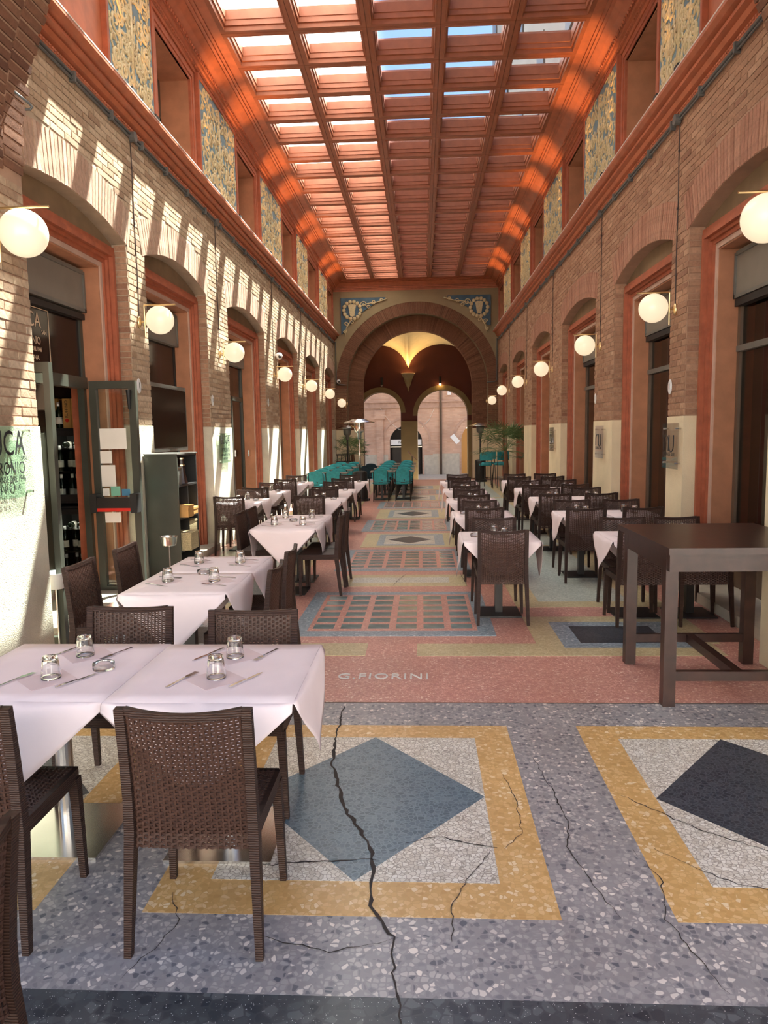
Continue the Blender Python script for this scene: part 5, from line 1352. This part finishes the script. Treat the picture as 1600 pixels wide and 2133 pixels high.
s2 = empty('restaurant_sign', (SL.x(-0.05), 11.58, 1.32), 0, 'greenish glass restaurant sign on the second left pier', 'sign')
m = MB(); m.box(-0.006, 0.006, -0.32, 0.32, 0, 0.47); m.build('glass_plate', M['glass_sign'], s2)
for (bdy, z, sz, sx) in (('BUCA', 0.36, 0.2, 0.95), ('SAN', 0.275, 0.045, .8), ('PETRONIO', 0.20, 0.095, 0.95), ('RISTORANTE DAL 1946', 0.125, 0.055, 0.85), ('BOLOGNA', 0.07, 0.045, 1.2)):
    text('lettering', bdy, sz, M['ink'], s2, (0.0065, 0.0 + (0.21 if bdy == 'SAN' else 0), z), ROT_L, 0.0006, sx=sx)
for (y, z) in ((-.29, .03), (.29, .03), (-.29, .44), (.29, .44)): m = MB(); m.tube([(-0.04, y, z), (0.012, y, z)], 0.010, 10); m.build('standoff', M['steel'], s2)
for (yc, wd) in ((8.32, 'first'), (11.6, 'second'), (15.8, 'third')):
    s3 = empty('bar_sign', (SR.x(-0.06), yc, 1.31), 0, 'clear acrylic lounge bar sign on the %s cream right pier' % wd, 'sign', 'lounge bar signs')
    m = MB(); m.box(-0.006, 0.006, -0.25, 0.25, 0, 0.5); m.build('acrylic_plate', M['acrylic'], s3)
    m = MB(); X = -0.0075
    def arc(c, r, a0, a1, n=14): return [(X, -(c[0] + r * math.cos(a0 + (a1 - a0) * i / n)), c[1] + r * math.sin(a0 + (a1 - a0) * i / n)) for i in range(n + 1)]
    m.tube([(X, 0.185, 0.2)] + arc((-0.11, 0.29), 0.075, PI, 0) + [(X, 0.035, 0.19)], 0.0055, 6)
    m.tube([(X, 0.02, 0.37)] + arc((0.055, 0.26), 0.075, PI, 2 * PI) + [(X, -0.13, 0.37)], 0.0055, 6); m.build('logo_stroke', M['ink'], s3)
    text('lettering', 'LOUNGE BAR', 0.062, M['ink'], s3, (-0.0068, 0.02, 0.155), ROT_R, 0.0006, sx=1.0)
    for (y, z) in ((-.2, .06), (.2, .06), (-.2, .44), (.2, .44)): m = MB(); m.tube([(0.05, y, z), (-0.014, y, z)], 0.010, 10); m.build('standoff', M['steel'], s3)

# ================================================================== THINGS ROUND THE LEFT DOORS
cb = empty('shelf_cabinet', (-2.985, 8.56, 0), 0, 'tall black open shelf unit with grey-green side in front of the second left opening', 'cabinet')
bxs = lambda nm, mt, *a: (lambda m_: (m_.box(*a), m_.build(nm, M[mt], cb))[1])(MB())
bxs('side_panel', 'olive', -0.19, 0.19, -0.36, -0.335, 0, 1.55); bxs('side_panel', 'black', -0.19, 0.19, 0.335, 0.36, 0, 1.55); bxs('back_panel', 'black', -0.19, -0.178, -0.335, 0.335, 0, 1.55)
for z in (0.02, 0.41, 0.79, 1.17, 1.525): bxs('shelf', 'black_metal', -0.178, 0.19, -0.335, 0.335, z, z + 0.022)
bxs('divider', 'black_metal', -0.178, 0.186, -0.011, 0.011, 0.44, 1.17); bxs('top_board', 'grey_metal', -0.195, 0.2, -0.37, 0.37, 1.547, 1.56)
def thing_box(name, loc, dims, mat, label, cat, extra=None):
    o = empty(name, loc, 0, label, cat)
    m = MB(); m.box(-dims[0] / 2, dims[0] / 2, -dims[1] / 2, dims[1] / 2, 0, dims[2]); m.build('body', M[mat], o)
    if extra: extra(o)
    return o
def rim(o, d, mt):
    m = MB(); w, l, h = d
    for (x0, x1, y0, y1) in ((-w / 2, w / 2, -l / 2 - .006, -l / 2 + .012), (-w / 2, w / 2, l / 2 - .012, l / 2 + .006), (-w / 2 - .006, -w / 2 + .012, -l / 2, l / 2), (w / 2 - .012, w / 2 + .006, -l / 2, l / 2)): m.box(x0, x1, y0, y1, h - 0.02, h + 0.006)
    m.build('rim', M[mt], o)
thing_box('wicker_basket', (-2.86, 8.40, 0.434), (0.34, 0.28, 0.20), 'wicker', 'wicker basket pulled out of the left column of the black shelf unit', 'basket', lambda o: rim(o, (0.34, 0.28, 0.20), 'wicker'))
thing_box('wicker_basket', (-2.97, 8.73, 0.434), (0.33, 0.29, 0.30), 'wicker', 'tall wicker basket in the right column of the black shelf unit', 'basket', lambda o: rim(o, (0.33, 0.29, 0.30), 'wicker'))
thing_box('card_box', (-2.87, 8.40, 0.814), (0.30, 0.20, 0.13), 'pine', 'pale wooden box in the left column of the black shelf unit', 'box', lambda o: rim(o, (0.30, 0.20, 0.13), 'pine'))
thing_box('card_box', (-2.90, 8.71, 0.814), (0.26, 0.22, 0.08), 'pine', 'flat pale wooden box in the right column of the black shelf unit', 'box', lambda o: rim(o, (0.26, 0.22, 0.08), 'pine'))
thing_box('blue_tin', (-2.87, 8.34, 1.194), (0.10, 0.16, 0.20), 'grey_metal', 'grey metal box with a white mark on the top shelf', 'box', lambda o: rim(o, (0.10, 0.16, 0.20), 'steel'))
et = empty('ornament_tower', (-2.88, 8.60, 1.194), 0, 'dark brown tower-shaped bottle ornament on the top shelf', 'ornament')
m = MB(); m.lathe([(0.075, 0), (0.06, 0.06), (0.045, 0.14), (0.035, 0.22), (0.03, 0.30)], 8); m.build('shaft', M['dark_wood'], et); m = MB(); m.lathe([(0.042, 0.21), (0.042, 0.225)], 8); m.lathe([(0.038, 0.29), (0.038, 0.305)], 8); m.build('galleries', M['brass'], et)
tv = empty('screen', (-3.33, 9.46, 1.562), 0, 'large dark flat screen in the second left opening above the shelf unit', 'screen')
m = MB(); m.box(-0.03, 0.03, -0.72, 0.72, 0.0, 0.86); m.build('casing', M['grey_metal'], tv); m = MB(); m.box(0.03, 0.034, -0.68, 0.68, 0.05, 0.81); m.build('display', M['screen'], tv)
m = MB(); m.box(-0.30, -0.03, -0.1, 0.1, 0.35, 0.5); m.build('wall_bracket', M['black'], tv)
bk = empty('bucket_stand', (-2.68, 7.5, 0), 0, 'steel wine bucket on a thin stand beside the black shelf unit', 'bucket stand')
m = MB(); m.tube([(0, 0, 0.01), (0, 0, 0.62)], 0.008, 10); m.build('pole', M['steel'], bk); m = MB(); m.lathe([(0.12, 0), (0.11, 0.015), (0.02, 0.02)], 20); m.build('foot', M['steel'], bk)
m = MB(); m.lathe([(0.065, 0.61), (0.072, 0.62), (0.088, 0.705), (0.096, 0.71), (0.084, 0.708), (0.066, 0.625), (0.001, 0.62)], 24); m.build('bucket', M['steel'], bk, smooth=True)
m = MB()
bk2 = empty('ice_bucket', (-2.95, 5.62, 0), 0, 'white ice bucket on a stand behind the woven chair near the door', 'bucket stand')
m = MB(); m.tube([(0, 0, 0.01), (0, 0, 0.58)], 0.008, 8); m.build('pole', M['steel'], bk2); m = MB(); m.lathe([(0.07, 0.56), (0.085, 0.68), (0.10, 0.69), (0.08, 0.68), (0.065, 0.57)], 20); m.build('bucket', M['white'], bk2, smooth=True); m = MB(); m.lathe([(0.12, 0), (0.11, 0.015), (0.02, 0.02)], 16); m.build('foot', M['steel'], bk2)
# wine fridge inside the first left doorway
fr = empty('wine_fridge', (-4.06, 8.30, 0), 0, 'black double wine fridge full of bottles inside the first left doorway', 'fridge')
fb = lambda nm, mt, *a: (lambda m_: (m_.box(*a), m_.build(nm, M[mt], fr))[1])(MB())
fb('cabinet', 'black', -0.28, 0.28, 0.42, 0.44, 0.05, 1.86); fb('cabinet', 'black', -0.28, -0.26, 0, 0.42, 0.05, 1.86); fb('cabinet', 'black', 0.26, 0.28, 0, 0.42, 0.05, 1.86)
for z in (0.05, 0.93, 1.0, 1.84): fb('deck', 'black', -0.26, 0.26, 0, 0.42, z, z + 0.03)
for (z0, z1) in ((0.08, 0.93), (1.03, 1.84)):
    m = MB(); m.box(-0.28, -0.22, -0.035, 0, z0, z1); m.box(0.22, 0.28, -0.035, 0, z0, z1); m.box(-0.22, 0.22, -0.035, 0, z1 - 0.06, z1); m.box(-0.22, 0.22, -0.035, 0, z0, z0 + 0.07); dd = m.build('fridge_door', M['black_metal'], fr)
    m = MB(); m.box(-0.22, 0.22, -0.02, -0.014, z0 + .07, z1 - .06); m.build('pane', M['glass_door'], dd)
    fb('wire_shelf', 'steel', -0.25, 0.25, 0.03, 0.40, z0 + 0.33, z0 + 0.336); fb('wire_shelf', 'steel', -0.25, 0.25, 0.03, 0.40, z0 + 0.60, z0 + 0.606)
m = MB(); m.box(-0.24, 0.24, 0.03, 0.05, 1.80, 1.82); m.build('strip_light', emit('fridge_light', (1.0, 0.95, 0.85), 7.0), fr); m = MB(); m.box(-0.24, 0.24, 0.03, 0.05, 0.885, 0.90); m.build('strip_light', M.setdefault('fl', emit('fridge_light_low', (1.0, 0.95, 0.85), 7.0)), fr)
def make_bottle():
    o = empty('wine_bottle', (0, 0, 0), 0, 'x', 'bottle')
    m = MB(); m.lathe([(0.034, 0), (0.037, 0.01), (0.037, 0.17), (0.03, 0.20), (0.014, 0.225), (0.0135, 0.285), (0.0155, 0.29), (0.0155, 0.30)], 14); m.build('glass_body', M['bottle'], o, smooth=True)
    m = MB(); m.lathe([(0.0378, 0.05), (0.0378, 0.13)], 14); m.build('paper_label', M['paper'], o, smooth=True)
    m = MB(); m.lathe([(0.0165, 0.255), (0.0165, 0.302)], 12); m.build('capsule', M['white'], o, smooth=True)
    return o
bot0 = None
def bottle(loc, label, rot=None):
    global bot0
    if bot0 is None: bot0 = make_bottle(); b_ = bot0; b_.location = loc; b_['label'] = label; b_['group'] = 'wine bottles'
    else: b_ = dup(bot0, loc, 0, label, 'wine bottles')
    if rot: b_.rotation_euler = rot
    return b_
for (zz, wd) in ((0.081, 'bottom'), (0.417, 'second'), (1.031, 'third'), (1.367, 'fourth')):
    for i in range(5):
        bottle((-4.06 - 0.19 + 0.095 * i, 8.30 + 0.09 + (0.07 if i % 2 else 0), zz + 0.0005), 'dark wine bottle on the %s fridge shelf, %s from the left' % (wd, ['first', 'second', 'third', 'fourth', 'fifth'][i]))
for (zz, wd) in ((0.687 + .04, 'lower'), (1.637 + .04, 'upper')):
    for i in range(3): bottle((-4.18 + 0.12 * i, 8.38, zz), 'wine bottle lying on the top rack of the %s fridge, %s from the left' % (wd, ORD[i]), (-PI / 2, 0, 0))
for i, x in enumerate((-4.13, -4.03)):
    o = empty('wine_case', (x, 8.42, 1.871), 0, 'pine wine case standing upright on the fridge, %s one' % ('left' if i == 0 else 'right'), 'box', 'upright pine wine cases')
    m = MB(); m.box(-0.046, 0.046, -0.05, 0.05, 0, 0.34); m.build('case', M['pine'], o)
    t_ = text('lettering', 'RUFFINO', 0.052, M['ink'], o, (0.0, -0.0508, 0.22), (PI / 2, -PI / 2, 0), 0.0005, sx=0.95)
    m = MB(); m.lathe([(0.022, 0), (0.022, 0.0012)], 14); m.build('red_seal', M['red'], o, loc=(0, -0.0502, 0.09), rot=(PI / 2, 0, 0))
bottle((-4.24, 8.40, 1.871), 'dark bottle standing beside the pine cases on the fridge')
thing_box('pine_crate', (-4.31, 8.45, 1.871), (0.09, 0.12, 0.09), 'pine', 'small pine crate at the left end of the fridge top', 'box', lambda o: rim(o, (0.09, 0.12, 0.09), 'pine'))
sf = empty('wall_shelf', (-4.3, 8.7, 2.06), 0, 'wooden wall shelf with boxes above the wine fridge', 'shelf')
m = MB(); m.box(-0.3, 0.3, -0.1, 0.13, 0, 0.02); m.build('board', M['dark_wood'], sf); m = MB(); m.box(-0.25, -0.23, -0.05, 0.13, -0.12, 0); m.build('bracket', M['black'], sf)
thing_box('pine_crate', (-4.42, 8.70, 2.081), (0.12, 0.16, 0.14), 'pine', 'pine crate on the wall shelf above the fridge', 'box', lambda o: rim(o, (0.12, 0.16, 0.14), 'pine'))
thing_box('dark_crate', (-4.25, 8.72, 2.081), (0.18, 0.16, 0.12), 'dark_wood', 'dark wooden crate on the wall shelf above the fridge', 'box', lambda o: rim(o, (0.18, 0.16, 0.12), 'dark_wood'))

# inside the right-hand bar
for (loc, wd, hh, rr_) in (((4.3, 13.50, 3.05), 'cylindrical shade glowing high inside the second right window', 0.42, 0.13), ((4.3, 13.58, 2.20), 'small round lamp glowing inside the second right window', 0.18, 0.09)):
    o = empty('bar_lamp', loc, 0, wd, 'lamp'); m = MB(); m.lathe([(rr_, 0), (rr_, hh * .7), (rr_ * .75, hh * .95), (rr_ * .3, hh)], 20); m.build('shade', M['lamp_globe'], o, smooth=True)
    m = MB(); m.tube([(0, 0, hh), (0, 0, 4.3 - loc[2])], 0.006, 6); m.build('flex', M['black'], o)

# ================================================================== PATIO HEATERS, PLANTS, STOOLS
def heater(x, y, label, polem, h=2.12):
    o = empty('patio_heater', (x, y, 0), 0, label, 'patio heater', 'patio heaters'); k = h / 2.12
    m = MB(); m.lathe([(0.24, 0), (0.24, 0.05), (0.19, 0.06), (0.19, 0.72), (0.17, 0.76), (0.04, 0.78)], 20); m.build('tank_housing', M['black_metal'], o)
    m = MB(); m.tube([(0, 0, 0.77), (0, 0, 1.62 * k)], 0.028, 12); m.build('pole', M[polem], o, smooth=True)
    m = MB(); m.lathe([(0.05, 1.60 * k), (0.06, 1.75 * k), (0.11, 1.78 * k), (0.13, 1.84 * k), (0.14, 2.02 * k), (0.1, 2.03 * k)], 18); m.build('burner', M['steel' if polem == 'steel' else 'grey_metal'], o, smooth=True)
    m = MB(); m.lathe([(0.41, 2.02 * k), (0.39, 2.035 * k), (0.20, 2.10 * k), (0.19, 2.115 * k), (0.01, 2.13 * k), (0.01, 2.12 * k), (0.19, 2.10 * k), (0.40, 2.015 * k)], 28); m.build('reflector_hood', M['steel'], o, smooth=True)
heater(-1.62, 18.95, 'bright steel patio heater beside the left aisle tables', 'steel'); heater(-2.55, 25.0, 'dark patio heater by the left pier of the end arch', 'black_metal', 2.02); heater(2.02, 25.6, 'dark patio heater by the right pier of the end arch', 'black_metal', 2.04)
def palm(x, y, label, h, nf, ln, seed, cz):
    rr = random.Random(seed); o = empty('potted_palm', (x, y, 0), 0, label, 'plant')
    m = MB(); m.lathe([(0.15, 0), (0.19, 0.30), (0.20, 0.34), (0.17, 0.34), (0.16, 0.28)], 18); m.build('pot', M['pot'], o)
    m = MB(); m.tube([(0, 0, 0.25), (0.02, 0, cz * .6), (0.0, 0, cz)], [0.085, 0.075, 0.05], 12); m.build('trunk', M['trunk'], o)
    for f in range(nf):
        az = 2 * PI * f / nf + rr.uniform(-.3, .3); el = rr.uniform(-0.25, 1.25); L_ = ln * rr.uniform(.75, 1.1)
        d = Vector((math.cos(az) * math.cos(el), math.sin(az) * math.cos(el), math.sin(el)))
        tip = Vector((0, 0, cz)) + d * L_ * .6; tip.z -= 0.08 * (1.3 - el) * .5
        m = MB(); m.tube([(0, 0, cz), tuple(Vector((0, 0, cz)) + d * L_ * .3), tuple(tip)], 0.006, 5)
        side = d.cross(Vector((0, 0, 1))); side = side.normalized() if side.length > .05 else Vector((1, 0, 0)); upv = side.cross(d).normalized()
        for b in range(22):
            a = -1.9 + 3.8 * b / 21; bd = (d * math.cos(a) + side * math.sin(a) + upv * rr.uniform(-.12, .12)).normalized(); bl = L_ * .42 * rr.uniform(.85, 1.1)
            w = bd.cross(upv).normalized() * 0.013; mid = tip + bd * bl * .5; end = tip + bd * bl + Vector((0, 0, -0.10 * bl - 0.03))
            m.poly([tip, mid + w, end, mid - w])
        m.build('frond', M['frond'], o, fix=False)
palm(2.42, 21.4, 'green fan palm in a pot beside the right wall', 1.9, 24, 1.12, 4, 1.18); palm(-2.5, 26.3, 'dark bushy palm in the far left corner', 1.6, 20, 0.9, 9, 1.0)
def make_stool():
    o = empty('bar_stool', (0, 0, 0), 0, 'x', 'stool')
    m = MB(); m.lathe([(0.18, 0.70), (0.20, 0.72), (0.19, 0.76), (0.001, 0.77)], 16); m.build('seat', M['teal'], o, smooth=True)
    m = MB(); m.box(-0.19, 0.19, -0.22, -0.18, 0.86, 1.10); m.build('backrest', M['teal'], o)
    for sx in (-1, 1):
        for sy in (-1, 1): m = MB(); m.tube([(sx * .2, sy * .2, 0), (sx * .16, sy * .16, 0.72 if sy > 0 else 0.98)], 0.011, 6); m.build('leg', M['black_metal'], o)
    m = MB(); m.box(-.19, .19, .175, .19, .25, .27); m.build('footrest', M['black_metal'], o); return o
st0 = make_stool(); st0.location = (1.95, 22.6, 0); st0['label'] = 'teal bar stool near the fan palm, front left of four'; st0['group'] = 'teal bar stools'
for (x, y, w_) in ((2.1, 23.6, 'rear left'), (2.42, 22.75, 'front right'), (2.52, 23.7, 'rear right')): dup(st0, (x, y, 0), 0.3, 'teal bar stool near the fan palm, %s of four' % w_)
